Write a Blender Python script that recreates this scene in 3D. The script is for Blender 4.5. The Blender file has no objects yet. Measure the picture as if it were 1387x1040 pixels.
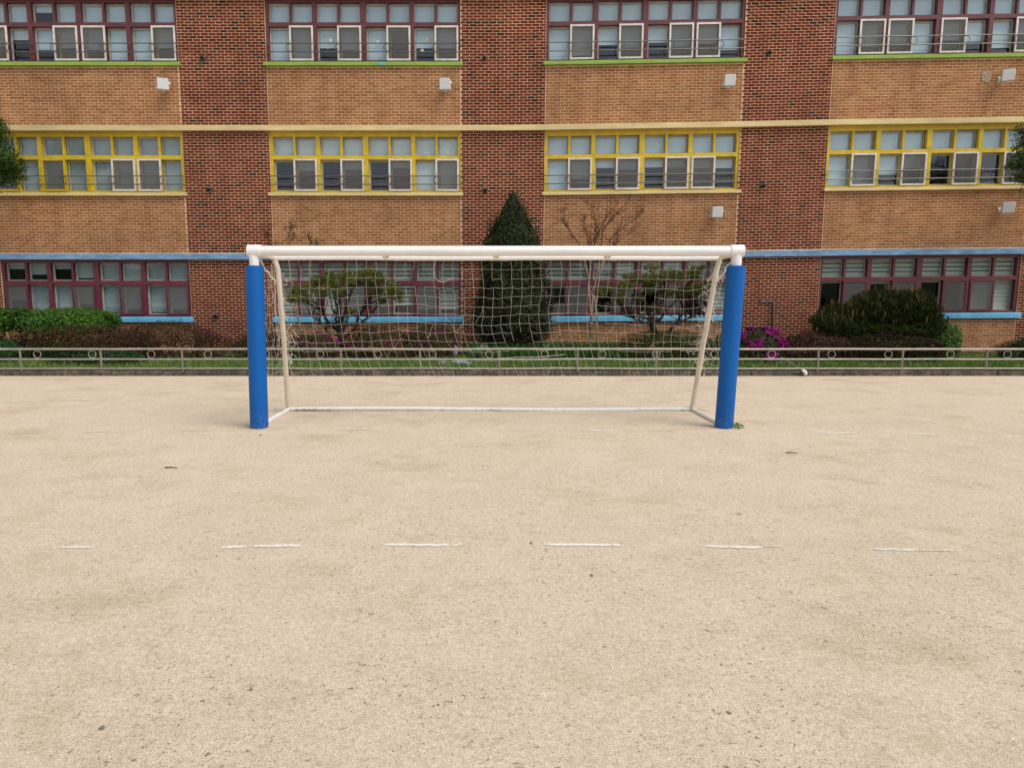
import bpy, bmesh, math, random
import numpy as np
from mathutils import Vector, Matrix

random.seed(7)
rng = np.random.default_rng(7)
S = bpy.context.scene
C = S.collection

# ------------------------------------------------------------------ camera
F_PX, CX, CY, EYE = 920.0, 650.0, 520.0, 1.55
PITCH = math.atan(115.0 / F_PX)
cam_d = bpy.data.cameras.new("camera")
cam = bpy.data.objects.new("camera", cam_d)
C.objects.link(cam)
cam.location = (0, 0, EYE)
cam.rotation_euler = (math.radians(90) - PITCH, 0, 0)
cam_d.sensor_fit = 'HORIZONTAL'
cam_d.sensor_width = 36.0
cam_d.lens = F_PX / 1387.0 * 36.0
cam_d.shift_x = (693.5 - CX) / 1387.0
cam_d.clip_start = 0.05
cam_d.clip_end = 3000
S.camera = cam

# ------------------------------------------------------------------ world, sun, exposure
SUN_EL, SUN_AZ = math.radians(54), math.radians(128)      # azimuth from +Y towards +X
W = bpy.data.worlds.new("World")
S.world = W
W.use_nodes = True
nt = W.node_tree
nt.nodes.clear()
sky = nt.nodes.new('ShaderNodeTexSky')
sky.sky_type = 'NISHITA'
sky.sun_disc = False
sky.sun_elevation = SUN_EL
sky.sun_rotation = SUN_AZ
sky.dust_density = 1.6
sky.air_density = 1.0
sky.ozone_density = 1.0
hs = nt.nodes.new('ShaderNodeHueSaturation')
hs.inputs['Saturation'].default_value = 0.30
bg = nt.nodes.new('ShaderNodeBackground')
bg.inputs['Strength'].default_value = 0.11
wo = nt.nodes.new('ShaderNodeOutputWorld')
nt.links.new(sky.outputs[0], hs.inputs['Color'])
nt.links.new(hs.outputs[0], bg.inputs['Color'])
nt.links.new(bg.outputs[0], wo.inputs['Surface'])
sd = bpy.data.lights.new("sun", 'SUN')
sd.energy = 1.5
sd.angle = math.radians(34)
sd.color = (1.0, 0.95, 0.88)
sun = bpy.data.objects.new("sun", sd)
C.objects.link(sun)
sv = Vector((math.sin(SUN_AZ) * math.cos(SUN_EL), math.cos(SUN_AZ) * math.cos(SUN_EL), math.sin(SUN_EL)))
sun.rotation_euler = sv.to_track_quat('Z', 'Y').to_euler()
sun.location = (30, 10, 40)
S.view_settings.view_transform = 'Standard'
S.view_settings.look = 'None'
S.view_settings.exposure = 0.60
S.view_settings.gamma = 1.0
S.view_settings.use_curve_mapping = False
S.render.film_transparent = False
S.cycles.max_bounces = 8
S.cycles.transparent_max_bounces = 16
S.cycles.use_denoising = True


# ------------------------------------------------------------------ helpers
def ray(x, y):
    X = (x - CX) / F_PX
    v = -(y - CY) / F_PX
    cp, sp = math.cos(PITCH), math.sin(PITCH)
    return X, cp + v * sp, -sp + v * cp


def at(x, y, Y):
    """point of the photograph (x, y) at distance Y, in metres"""
    r = ray(x, y)
    t = Y / r[1]
    return Vector((r[0] * t, Y, EYE + r[2] * t))


def on_ground(x, y, z=0.0):
    r = ray(x, y)
    t = (z - EYE) / r[2]
    return Vector((r[0] * t, r[1] * t, z))


def lin(r, g, b):
    f = lambda c: (c / 255) / 12.92 if c / 255 <= 0.04045 else ((c / 255 + 0.055) / 1.055) ** 2.4
    return (f(r), f(g), f(b))


def lerp(a, b, t):
    return a + (b - a) * t


WX = [0.5, 1.7, 6.8, 9.1, 14.4, 17.5]
WD = [0.0, 0.015, 0.090, 0.140, 0.215, 0.25]  # made-up lift along x that copies the bend of the lens


def warp(v):
    """added lift of the right wing, imitating lens distortion in the shape"""
    x, y, z = v
    d = float(np.interp(x, WX, WD))
    return (x, y, z + d * min(1.05, 0.45 + 0.55 * z / 6.0))


def tag(o, label=None, cat=None, group=None, kind=None):
    if label:
        o['label'] = label
    if cat:
        o['category'] = cat
    if group:
        o['group'] = group
    if kind:
        o['kind'] = kind
    return o


def empty(name, loc, label, cat, group=None):
    o = bpy.data.objects.new(name, None)
    C.objects.link(o)
    o.location = loc
    o.empty_display_size = 0.2
    return tag(o, label, cat, group)


class MB:
    def __init__(self):
        self.v, self.f, self.m, self.c = [], [], [], []

    def add(self, vs, fs, m=0, col=(1, 1, 1)):
        n = len(self.v)
        self.v.extend([tuple(p) for p in vs])
        for f in fs:
            self.f.append(tuple(i + n for i in f))
            self.m.append(m)
            self.c.append(col)
        return self

    def box(self, x0, x1, y0, y1, z0, z1, m=0, col=(1, 1, 1)):
        vs = [(x0, y0, z0), (x1, y0, z0), (x1, y1, z0), (x0, y1, z0), (x0, y0, z1), (x1, y0, z1), (x1, y1, z1), (x0, y1, z1)]
        fs = [(0, 1, 5, 4), (1, 2, 6, 5), (2, 3, 7, 6), (3, 0, 4, 7), (4, 5, 6, 7), (3, 2, 1, 0)]
        return self.add(vs, fs, m, col)

    def tube(self, pts, r, sides=8, m=0, col=(1, 1, 1), cap=True):
        pts = [Vector(p) for p in pts]
        n = len(pts)
        if not hasattr(r, '__len__'):
            r = [r] * n
        vs, fs = [], []
        prev = None
        for i, p in enumerate(pts):
            d = (pts[min(i + 1, n - 1)] - pts[max(i - 1, 0)])
            if d.length < 1e-9:
                d = Vector((0, 0, 1))
            d.normalize()
            if prev is None:
                a = Vector((0, 0, 1)) if abs(d.z) < 0.9 else Vector((1, 0, 0))
                u = d.cross(a).normalized()
            else:
                u = prev - d * prev.dot(d)
                u = u.normalized() if u.length > 1e-6 else d.orthogonal().normalized()
            prev = u
            w = d.cross(u)
            for k in range(sides):
                t = 2 * math.pi * k / sides
                vs.append(p + u * (math.cos(t) * r[i]) + w * (math.sin(t) * r[i]))
        for i in range(n - 1):
            for k in range(sides):
                k2 = (k + 1) % sides
                fs.append((i * sides + k, i * sides + k2, (i + 1) * sides + k2, (i + 1) * sides + k))
        if cap:
            fs.append(tuple(reversed(range(sides))))
            fs.append(tuple((n - 1) * sides + k for k in range(sides)))
        return self.add(vs, fs, m, col)

    def ring(self, c, R, r, n=20, sides=6, m=0, squash=1.0):
        vs, fs = [], []
        for i in range(n):
            a = 2 * math.pi * i / n
            for k in range(sides):
                t = 2 * math.pi * k / sides
                rr = R + r * math.cos(t)
                vs.append((c[0] + rr * math.cos(a) * squash, c[1] + r * math.sin(t), c[2] + rr * math.sin(a)))
        for i in range(n):
            for k in range(sides):
                fs.append((i * sides + k, i * sides + (k + 1) % sides, ((i + 1) % n) * sides + (k + 1) % sides, ((i + 1) % n) * sides + k))
        return self.add(vs, fs, m)

    def build(self, name, mats, parent=None, wp=False, smooth=False, bevel=0.0, origin=None):
        me = bpy.data.meshes.new(name)
        vs = [warp(p) for p in self.v] if wp else self.v
        if origin is None:
            origin = (0, 0, 0)
        elif origin == 'base':
            a = np.array(vs)
            origin = (float(a[:, 0].mean()), float(a[:, 1].mean()), float(a[:, 2].min()))
        vs = [(p[0] - origin[0], p[1] - origin[1], p[2] - origin[2]) for p in vs]
        me.from_pydata(vs, [], self.f)
        for mt in (mats if isinstance(mats, (list, tuple)) else [mats]):
            me.materials.append(mt)
        me.polygons.foreach_set('material_index', self.m)
        if any(c != (1, 1, 1) for c in self.c):
            at_ = me.color_attributes.new('tint', 'FLOAT_COLOR', 'CORNER')
            buf = []
            for f, c in zip(self.f, self.c):
                buf.extend([c[0], c[1], c[2], 1.0] * len(f))
            at_.data.foreach_set('color', buf)
        if smooth:
            me.polygons.foreach_set('use_smooth', [True] * len(self.f))
        me.update()
        o = bpy.data.objects.new(name, me)
        C.objects.link(o)
        o.location = origin
        if parent:
            o.parent = parent
            o.location = Vector(origin) - parent_origin(parent)
        if bevel:
            b = o.modifiers.new('bevel', 'BEVEL')
            b.width = bevel
            b.segments = 2
            b.limit_method = 'ANGLE'
        if smooth:
            try:
                e = o.modifiers.new('edges', 'EDGE_SPLIT')
                e.split_angle = math.radians(40)
            except Exception:
                pass
        return o


def parent_origin(o):
    p = Vector((0, 0, 0))
    while o:
        p = p + Vector(o.location)
        o = o.parent
    return p


def quads(name, P, col, mat, parent=None, n=4):
    """P: (N, n, 3) array of faces with their own tint: leaves, needles, blades"""
    N = len(P)
    me = bpy.data.meshes.new(name)
    off = parent_origin(parent) if parent else Vector((0, 0, 0))
    V = P.reshape(-1, 3) - np.array(off)
    me.vertices.add(N * n)
    me.vertices.foreach_set('co', V.astype(np.float32).ravel())
    me.loops.add(N * n)
    me.loops.foreach_set('vertex_index', np.arange(N * n, dtype=np.int32))
    me.polygons.add(N)
    me.polygons.foreach_set('loop_start', np.arange(0, N * n, n, dtype=np.int32))
    try:
        me.polygons.foreach_set('loop_total', np.full(N, n, dtype=np.int32))
    except Exception:
        pass
    a = me.color_attributes.new('tint', 'FLOAT_COLOR', 'CORNER')
    c4 = np.ones((N, n, 4), np.float32)
    c4[:, :, :3] = col[:, None, :]
    a.data.foreach_set('color', c4.ravel())
    me.materials.append(mat)
    me.update(calc_edges=True)
    me.validate()
    o = bpy.data.objects.new(name, me)
    C.objects.link(o)
    if parent:
        o.parent = parent
    return o


# ------------------------------------------------------------------ materials
def new_mat(name):
    m = bpy.data.materials.new(name)
    m.use_nodes = True
    t = m.node_tree
    return m, t, t.nodes['Principled BSDF']


def noise(t, scale, detail=4, rough=0.55, coord='Object', stretch=None):
    tc = t.nodes.new('ShaderNodeTexCoord')
    n = t.nodes.new('ShaderNodeTexNoise')
    n.inputs['Scale'].default_value = scale
    n.inputs['Detail'].default_value = detail
    n.inputs['Roughness'].default_value = rough
    if stretch:
        mp = t.nodes.new('ShaderNodeMapping')
        mp.inputs['Scale'].default_value = stretch
        t.links.new(tc.outputs[coord], mp.inputs['Vector'])
        t.links.new(mp.outputs[0], n.inputs['Vector'])
    else:
        t.links.new(tc.outputs[coord], n.inputs['Vector'])
    return n


def ramp(t, src, p0, p1, c0=(0, 0, 0), c1=(1, 1, 1)):
    r = t.nodes.new('ShaderNodeValToRGB')
    r.color_ramp.elements[0].position = p0
    r.color_ramp.elements[1].position = p1
    r.color_ramp.elements[0].color = (*c0, 1)
    r.color_ramp.elements[1].color = (*c1, 1)
    t.links.new(src, r.inputs[0])
    return r.outputs[0]


def mixc(t, fac, a, b, mode='MIX'):
    m = t.nodes.new('ShaderNodeMix')
    m.data_type = 'RGBA'
    m.blend_type = mode
    for sock, val in ((m.inputs[0], fac), (m.inputs[6], a), (m.inputs[7], b)):
        if isinstance(val, bpy.types.NodeSocket):
            t.links.new(val, sock)
        elif hasattr(val, '__len__'):
            sock.default_value = (*val, 1)
        else:
            sock.default_value = val
    return m.outputs[2]


def bump(t, bs, height, strength=0.3, dist=0.01):
    b = t.nodes.new('ShaderNodeBump')
    b.inputs['Strength'].default_value = strength
    b.inputs['Distance'].default_value = dist
    t.links.new(height, b.inputs['Height'])
    t.links.new(b.outputs[0], bs.inputs['Normal'])


def paint(name, col, rough=0.5, wear=None, wear_amt=(0.62, 0.72), var=0.12, scale=6, metal=0.0, bmp=0.08, stretch=None):
    m, t, bs = new_mat(name)
    n = noise(t, scale, 5, 0.6, stretch=stretch)
    dark = tuple(c * (1 - 2 * var) for c in col)
    lite = tuple(min(1, c * (1 + var)) for c in col)
    c = ramp(t, n.outputs['Fac'], 0.3, 0.7, dark, lite)
    if wear:
        n2 = noise(t, scale * 3.1, 6, 0.65, stretch=stretch)
        k = ramp(t, n2.outputs['Fac'], wear_amt[0], wear_amt[1])
        c = mixc(t, k, c, wear)
    if name == 'mortar':
        c = mixc(t, 1.0, c, stains(t), 'MULTIPLY')
    t.links.new(c, bs.inputs['Base Color'])
    bs.inputs['Roughness'].default_value = rough
    if rough > 0.88:
        bs.inputs['Specular IOR Level'].default_value = 0.05
    elif rough > 0.45:
        bs.inputs['Specular IOR Level'].default_value = 0.25
    bs.inputs['Metallic'].default_value = metal
    if bmp:
        n3 = noise(t, scale * 12, 4)
        bump(t, bs, n3.outputs['Fac'], bmp, 0.005)
    return m


def world_noise(t, scale, detail, stretch):
    g = t.nodes.new('ShaderNodeNewGeometry')
    mp = t.nodes.new('ShaderNodeMapping')
    mp.inputs['Scale'].default_value = stretch
    n = t.nodes.new('ShaderNodeTexNoise')
    n.inputs['Scale'].default_value = scale
    n.inputs['Detail'].default_value = detail
    n.inputs['Roughness'].default_value = 0.6
    t.links.new(g.outputs['Position'], mp.inputs['Vector'])
    t.links.new(mp.outputs[0], n.inputs['Vector'])
    return n.outputs['Fac']


def stains(t):
    a = ramp(t, world_noise(t, 1.6, 6, (2.4, 1, 0.28)), 0.36, 0.56, (0.89, 0.875, 0.86), (1.03, 1.03, 1.03))
    b = ramp(t, world_noise(t, 0.5, 4, (1, 1, 1)), 0.35, 0.65, (0.88, 0.88, 0.88), (1.08, 1.06, 1.04))
    return mixc(t, 1.0, a, b, 'MULTIPLY')


def tinted(name, rough=0.8, grain=60, amt=0.35, spec=0.3, bmp=0.4, weather=False):
    """material whose colour is each piece's own tint, with grain over it"""
    m, t, bs = new_mat(name)
    a = t.nodes.new('ShaderNodeAttribute')
    a.attribute_name = 'tint'
    n = noise(t, grain, 4, 0.6)
    g = ramp(t, n.outputs['Fac'], 0.25, 0.75, (1 - amt,) * 3, (1 + amt * 0.5,) * 3)
    c = mixc(t, 1.0, a.outputs['Color'], g, 'MULTIPLY')
    if weather:
        c = mixc(t, 1.0, c, stains(t), 'MULTIPLY')
    t.links.new(c, bs.inputs['Base Color'])
    bs.inputs['Roughness'].default_value = rough
    bs.inputs['Specular IOR Level'].default_value = spec
    bump(t, bs, n.outputs['Fac'], bmp, 0.004)
    return m


def leafy(name, rough=0.5, trans=0.25, spec=0.3):
    m, t, bs = new_mat(name)
    a = t.nodes.new('ShaderNodeAttribute')
    a.attribute_name = 'tint'
    t.links.new(a.outputs['Color'], bs.inputs['Base Color'])
    bs.inputs['Roughness'].default_value = rough
    bs.inputs['Specular IOR Level'].default_value = spec
    tr = t.nodes.new('ShaderNodeBsdfTranslucent')
    t.links.new(a.outputs['Color'], tr.inputs['Color'])
    mx = t.nodes.new('ShaderNodeMixShader')
    mx.inputs[0].default_value = trans
    t.links.new(bs.outputs[0], mx.inputs[1])
    t.links.new(tr.outputs[0], mx.inputs[2])
    t.links.new(mx.outputs[0], t.nodes['Material Output'].inputs['Surface'])
    return m


def ground_material():
    m, t, bs = new_mat("sandy_soil")
    tc = 'Object'
    big = noise(t, 0.42, 5, 0.6, tc)
    mid = noise(t, 2.2, 6, 0.68, tc)
    patch = noise(t, 0.95, 8, 0.74, tc, (0.85, 1.15, 1.0))
    wide = noise(t, 7.0, 7, 0.75, tc)
    fine = noise(t, 34, 6, 0.75, tc)
    grit = noise(t, 150, 4, 0.75, tc)
    c = ramp(t, big.outputs['Fac'], 0.30, 0.70, (0.700, 0.578, 0.440), (0.760, 0.636, 0.492))
    c = mixc(t, ramp(t, mid.outputs['Fac'], 0.42, 0.68), c, (0.780, 0.656, 0.512))
    c = mixc(t, ramp(t, patch.outputs['Fac'], 0.52, 0.70, (0, 0, 0), (0.62, 0.62, 0.62)), c, (0.510, 0.380, 0.245))
    c = mixc(t, ramp(t, wide.outputs['Fac'], 0.52, 0.68, (0, 0, 0), (0.55, 0.55, 0.55)), c, (0.560, 0.438, 0.308))
    c = mixc(t, 0.62, c, ramp(t, fine.outputs['Fac'], 0.36, 0.60, (0.70, 0.675, 0.64), (1.09, 1.09, 1.09)), 'MULTIPLY')
    c = mixc(t, 0.68, c, ramp(t, grit.outputs['Fac'], 0.38, 0.56, (0.50, 0.47, 0.43), (1.10, 1.10, 1.10)), 'MULTIPLY')
    zone = noise(t, 1.5, 5, 0.65, tc)
    zz = ramp(t, zone.outputs['Fac'], 0.38, 0.62, (0.30, 0.30, 0.30), (0.95, 0.95, 0.95))
    for sc_, lo, hi in ((105, 0.590, 0.640), (48, 0.605, 0.650), (21, 0.625, 0.660)):
        sp = noise(t, sc_, 3, 0.75, tc)
        sk = mixc(t, 1.0, ramp(t, sp.outputs['Fac'], lo, hi), zz, 'MULTIPLY')
        c = mixc(t, sk, c, (0.190, 0.145, 0.105))
    lt = noise(t, 88, 3, 0.7, tc)
    c = mixc(t, ramp(t, lt.outputs['Fac'], 0.63, 0.68, (0, 0, 0), (0.7, 0.7, 0.7)), c, (0.70, 0.63, 0.53))
    t.links.new(c, bs.inputs['Base Color'])
    bs.inputs['Roughness'].default_value = 0.95
    bs.inputs['Specular IOR Level'].default_value = 0.05
    ad = t.nodes.new('ShaderNodeMath')
    ad.operation = 'MULTIPLY_ADD'
    ad.inputs[1].default_value = 0.6
    t.links.new(fine.outputs['Fac'], ad.inputs[0])
    t.links.new(grit.outputs['Fac'], ad.inputs[2])
    bump(t, bs, ad.outputs[0], 0.55, 0.012)
    return m


M = {}
M['ground'] = ground_material()
M['brick'] = tinted("fired_brick", 0.9, 70, 0.4, 0.03, 0.4, True)
M['mortar'] = paint("mortar", (0.74, 0.52, 0.335), 0.95, var=0.14, scale=3, bmp=0.3)
M['lime'] = paint("lime_green_paint", (0.26, 0.40, 0.075), 0.55, wear=(0.12, 0.2, 0.04), wear_amt=(0.66, 0.78), scale=3, stretch=(0.6, 1, 3))
M['cream'] = paint("cream_yellow_paint", (0.66, 0.53, 0.27), 0.6, wear=(0.36, 0.28, 0.13), wear_amt=(0.62, 0.8), scale=2, stretch=(0.5, 1, 3))
M['band_blue'] = paint("weathered_blue_paint", (0.18, 0.33, 0.52), 0.6, wear=(0.34, 0.44, 0.54), wear_amt=(0.52, 0.72), scale=2.2, var=0.2, stretch=(0.8, 1, 3))
M['sky_blue'] = paint("sky_blue_paint", (0.135, 0.46, 0.68), 0.5, wear=(0.3, 0.5, 0.6), wear_amt=(0.7, 0.85), scale=3)
M['maroon'] = paint("maroon_paint", (0.115, 0.027, 0.035), 0.45, scale=5)
M['crimson'] = paint("crimson_paint", (0.130, 0.018, 0.034), 0.45, scale=5)
M['yellow'] = paint("yellow_paint", (0.60, 0.43, 0.014), 0.45, scale=5)
M['sash'] = paint("sash_aluminium", (0.40, 0.385, 0.34), 0.5, scale=8)
M['white_frame'] = paint("white_screen_frame", (0.68, 0.64, 0.60), 0.45, scale=8)
M['blind'] = paint("blind_fabric", (0.50, 0.60, 0.66), 0.9, scale=2, var=0.05, bmp=0)
M['blind_pale'] = paint("pale_blind_fabric", (0.58, 0.65, 0.65), 0.9, scale=2, var=0.06, bmp=0)
M['blind_dim'] = paint("dull_blind_fabric", (0.33, 0.385, 0.385), 0.9, scale=2, var=0.1, bmp=0)
M['blind_combi'] = paint("banded_blind_fabric", (0.50, 0.53, 0.46), 0.9, scale=2, var=0.05, bmp=0)
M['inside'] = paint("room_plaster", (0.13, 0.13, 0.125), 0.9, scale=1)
M['desk'] = paint("desk_board", (0.5, 0.46, 0.4), 0.5, scale=3)
M['steel'] = paint("stainless_steel", (0.13, 0.122, 0.11), 0.4, metal=0.5, scale=10, bmp=0.02)
M['rail_steel'] = paint("weathered_steel_pipe", (0.40, 0.365, 0.32), 0.5, metal=0.35, wear=(0.3, 0.26, 0.22), wear_amt=(0.6, 0.8), scale=6, bmp=0.05)
M['post_steel'] = paint("dull_steel_pipe", (0.26, 0.225, 0.185), 0.55, metal=0.4, wear=(0.22, 0.18, 0.14), wear_amt=(0.55, 0.8), scale=6, bmp=0.05)
M['box_white'] = paint("white_metal_box", (0.66, 0.67, 0.68), 0.4, scale=4, var=0.04)
M['goal_white'] = paint("white_goal_paint", (0.80, 0.79, 0.77), 0.4, wear=(0.60, 0.50, 0.38), wear_amt=(0.62, 0.80), scale=5, var=0.04, stretch=(0.5, 1, 2))
M['goal_cream'] = paint("aged_goal_paint", (0.70, 0.61, 0.50), 0.55, wear=(0.42, 0.30, 0.19), wear_amt=(0.62, 0.76), scale=6, var=0.06)
M['cord'] = paint("net_cord", (0.78, 0.74, 0.64), 0.8, scale=20, var=0.1, bmp=0)
M['pad'] = paint("blue_vinyl_pad", (0.001, 0.098, 0.37), 0.5, scale=1.5, var=0.05, bmp=0.03, wear=(0.003, 0.115, 0.40), wear_amt=(0.6, 0.75))
t = M['pad'].node_tree
bs = t.nodes['Principled BSDF']
src = bs.inputs['Base Color'].links[0].from_socket
tc = t.nodes.new('ShaderNodeTexCoord')
sp = t.nodes.new('ShaderNodeSeparateXYZ')
t.links.new(tc.outputs['Object'], sp.inputs[0])
nz = noise(t, 26, 5, 0.7)
ad = t.nodes.new('ShaderNodeMath')
ad.operation = 'MULTIPLY_ADD'
ad.inputs[1].default_value = -0.55
t.links.new(sp.outputs['Z'], ad.inputs[0])
t.links.new(nz.outputs['Fac'], ad.inputs[2])
t.links.new(mixc(t, ramp(t, ad.outputs[0], 0.42, 0.70, (0, 0, 0), (0.22, 0.22, 0.22)), src, (0.36, 0.30, 0.22)), bs.inputs['Base Color'])
cr = noise(t, 3.2, 3, 0.5, stretch=(1.5, 1.5, 4.0))
bump(t, bs, cr.outputs['Fac'], 0.25, 0.02)
M['concrete'] = paint("stained_concrete", (0.145, 0.125, 0.10), 0.95, wear=(0.055, 0.048, 0.038), wear_amt=(0.46, 0.62), scale=4, var=0.3, bmp=0.5)
M['soil'] = paint("garden_soil", (0.07, 0.055, 0.035), 0.95, scale=3, var=0.3, bmp=0.6)
M['bark'] = paint("dark_pine_bark", (0.045, 0.032, 0.025), 0.95, scale=14, var=0.35, bmp=0.8)
M['pale_bark'] = paint("pale_smooth_bark", (0.30, 0.225, 0.15), 0.8, scale=10, var=0.25, bmp=0.3)
M['twig'] = paint("red_brown_twig", (0.10, 0.045, 0.03), 0.85, scale=14, var=0.25, bmp=0)
M['rock'] = paint("grey_rock", (0.25, 0.23, 0.22), 0.95, wear=(0.1, 0.09, 0.085), wear_amt=(0.5, 0.65), scale=6, var=0.3, bmp=0.8)
M['pale_rock'] = paint("pale_rock", (0.34, 0.36, 0.39), 0.95, wear=(0.22, 0.23, 0.25), wear_amt=(0.5, 0.62), scale=9, var=0.2, bmp=0.8)
M['chalk'] = paint("chalk_line", (0.82, 0.78, 0.70), 0.95, wear=(0.66, 0.54, 0.42), wear_amt=(0.48, 0.62), scale=14, var=0.06, bmp=0.3)
M['chalk_faint'] = paint("faint_chalk_line", (0.80, 0.74, 0.64), 0.95, wear=(0.62, 0.51, 0.39), wear_amt=(0.46, 0.54), scale=12, var=0.06, bmp=0.3)
M['leaf'] = leafy("leaf", 0.5, 0.15, 0.14)
M['matte_leaf'] = leafy("matte_leaf", 0.8, 0.2, 0.06)
M['petal'] = leafy("petal", 0.6, 0.35, 0.2)
M['grit'] = tinted("grit", 0.95, 40, 0.2, 0.1, 0.1)
M['hole'] = paint("dark_pipe_hole", (0.01, 0.01, 0.01), 0.9, bmp=0)
M['plaster'] = paint("filler_plaster", (0.40, 0.30, 0.22), 0.95, scale=10, var=0.2, bmp=0.4)
M['pvc'] = paint("white_pvc", (0.72, 0.72, 0.72), 0.4, scale=5, var=0.05)
M['pipe_grey'] = paint("grey_pipe", (0.17, 0.14, 0.13), 0.5, scale=5, var=0.1)
M['turquoise'] = paint("turquoise_paint_patch", (0.12, 0.48, 0.38), 0.5, scale=8)


def glass_material():
    m, t, bs = new_mat("window_glass")
    t.nodes.remove(bs)
    tr = t.nodes.new('ShaderNodeBsdfTransparent')
    tr.inputs['Color'].default_value = (0.93, 0.96, 0.97, 1)
    gl = t.nodes.new('ShaderNodeBsdfGlossy')
    gl.inputs['Roughness'].default_value = 0.02
    gl.inputs['Color'].default_value = (0.9, 0.95, 1.0, 1)
    fr = t.nodes.new('ShaderNodeFresnel')
    fr.inputs['IOR'].default_value = 1.75
    n = noise(t, 1.3, 2)
    b = t.nodes.new('ShaderNodeBump')
    b.inputs['Strength'].default_value = 0.03
    b.inputs['Distance'].default_value = 0.02
    t.links.new(n.outputs['Fac'], b.inputs['Height'])
    t.links.new(b.outputs[0], gl.inputs['Normal'])
    mx = t.nodes.new('ShaderNodeMixShader')
    geo = t.nodes.new('ShaderNodeNewGeometry')
    one = t.nodes.new('ShaderNodeMath')
    one.operation = 'SUBTRACT'
    one.inputs[0].default_value = 1.0
    t.links.new(geo.outputs['Backfacing'], one.inputs[1])
    mul = t.nodes.new('ShaderNodeMath')
    mul.operation = 'MULTIPLY'
    t.links.new(fr.outputs[0], mul.inputs[0])
    t.links.new(one.outputs[0], mul.inputs[1])
    t.links.new(mul.outputs[0], mx.inputs[0])
    t.links.new(tr.outputs[0], mx.inputs[1])
    t.links.new(gl.outputs[0], mx.inputs[2])
    t.links.new(mx.outputs[0], t.nodes['Material Output'].inputs['Surface'])
    return m


def screen_material():
    m, t, bs = new_mat("insect_mesh")
    bs.inputs['Base Color'].default_value = (0.15, 0.15, 0.145, 1)
    bs.inputs['Roughness'].default_value = 0.8
    tr = t.nodes.new('ShaderNodeBsdfTransparent')
    mx = t.nodes.new('ShaderNodeMixShader')
    mx.inputs[0].default_value = 0.52
    t.links.new(tr.outputs[0], mx.inputs[1])
    t.links.new(bs.outputs[0], mx.inputs[2])
    t.links.new(mx.outputs[0], t.nodes['Material Output'].inputs['Surface'])
    return m


M['glass'] = glass_material()
M['screen'] = screen_material()

# ================================================================== setting: ground, bed, kerb, far ridge
field = MB().add([(-400, -400, 0), (400, -400, 0), (400, 600, 0), (-400, 600, 0)], [(0, 1, 2, 3)]).build("playing_field", M['ground'])
tag(field, "bare sandy beige playing field scattered with grit", kind='structure')

KY = 13.70
kb = MB()
random.seed(3)
xs = np.linspace(-16.5, 18.5, 36)
n = len(xs)
for i in range(n - 1):
    kb.box(xs[i] + 0.004, xs[i + 1] - 0.004, KY + random.uniform(-0.006, 0.006), KY + 0.16, -0.03, 0.098 + random.uniform(-0.006, 0.006))
kerb = kb.build("kerb", M['concrete'], bevel=0.012)
tag(kerb, "low stained concrete kerb along the garden edge", kind='structure')

bed = MB()
nx, ny = 70, 14
vs, fs = [], []
for j in range(ny):
    for i in range(nx):
        x = lerp(-16.5, 18.5, i / (nx - 1))
        y = lerp(KY + 0.155, 18.41, j / (ny - 1))
        z = 0.085 + 0.045 * (j / (ny - 1)) + (random.uniform(-0.012, 0.012) if 0 < j else -0.01)
        vs.append((x, y, z))
for j in range(ny - 1):
    for i in range(nx - 1):
        fs.append((j * nx + i, j * nx + i + 1, (j + 1) * nx + i + 1, (j + 1) * nx + i))
bed.add(vs, fs)
tag(bed.build("garden_bed", M['soil'], smooth=False), "dark soil of the narrow garden below the school", kind='structure')

rg = MB()
vs, fs = [], []
N = 60
for i in range(N):
    a = math.radians(lerp(-172, -8, i / (N - 1)))
    R = 260
    h = 26 + 9 * math.sin(i * 0.31) + 5 * math.sin(i * 0.83 + 1) + 2.5 * math.sin(i * 1.9)
    vs += [(R * math.cos(a), R * math.sin(a), -1), ((R + 90) * math.cos(a), (R + 90) * math.sin(a), h), ((R + 200) * math.cos(a), (R + 200) * math.sin(a), -1)]
for i in range(N - 1):
    fs += [(i * 3, i * 3 + 3, i * 3 + 4, i * 3 + 1), (i * 3 + 1, i * 3 + 4, i * 3 + 5, i * 3 + 2)]
rg.add(vs, fs)
M['ridge'] = paint("wooded_hillside", (0.055, 0.075, 0.04), 0.95, scale=0.05, var=0.35, bmp=0)
tag(rg.build("hills", M['ridge'], smooth=True), "low wooded hills beyond the far side of the field", kind='structure')

# ================================================================== school building
WY = 18.40
BAYS = [(-12.81, -7.77), (-5.50, -0.50), (1.70, 6.80), (9.10, 14.46)]
PIERS = [(-15.08, -12.81), (-7.77, -5.50), (-0.50, 1.70), (6.80, 9.10), (14.46, 16.75)]
X0, X1 = PIERS[0][0], PIERS[-1][1]
ROOF = 10.95
SILL = [1.08, 4.33, 7.60]                       # top of the sills
SILL_H = [0.15, 0.095, 0.11]
BAND = [(2.59, 2.75), (5.88, 6.03), (9.15, 9.31)]   # string courses
school = empty("school_building", (0.8, WY, 0), "three storey brick school with coloured window bands behind the goal", "school building")

wall = MB()
for a, b in PIERS:
    wall.box(a, b, WY, WY + 0.30, -0.1, ROOF)
for a, b in BAYS:
    lo = -0.1
    for fl in range(3):
        wall.box(a, b, WY, WY + 0.30, lo, SILL[fl] - SILL_H[fl])
        lo = BAND[fl][0] + 0.01
    wall.box(a, b, WY, WY + 0.30, lo, ROOF)
wall_o = wall.build("wall", M['mortar'], school, wp=True)

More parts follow.
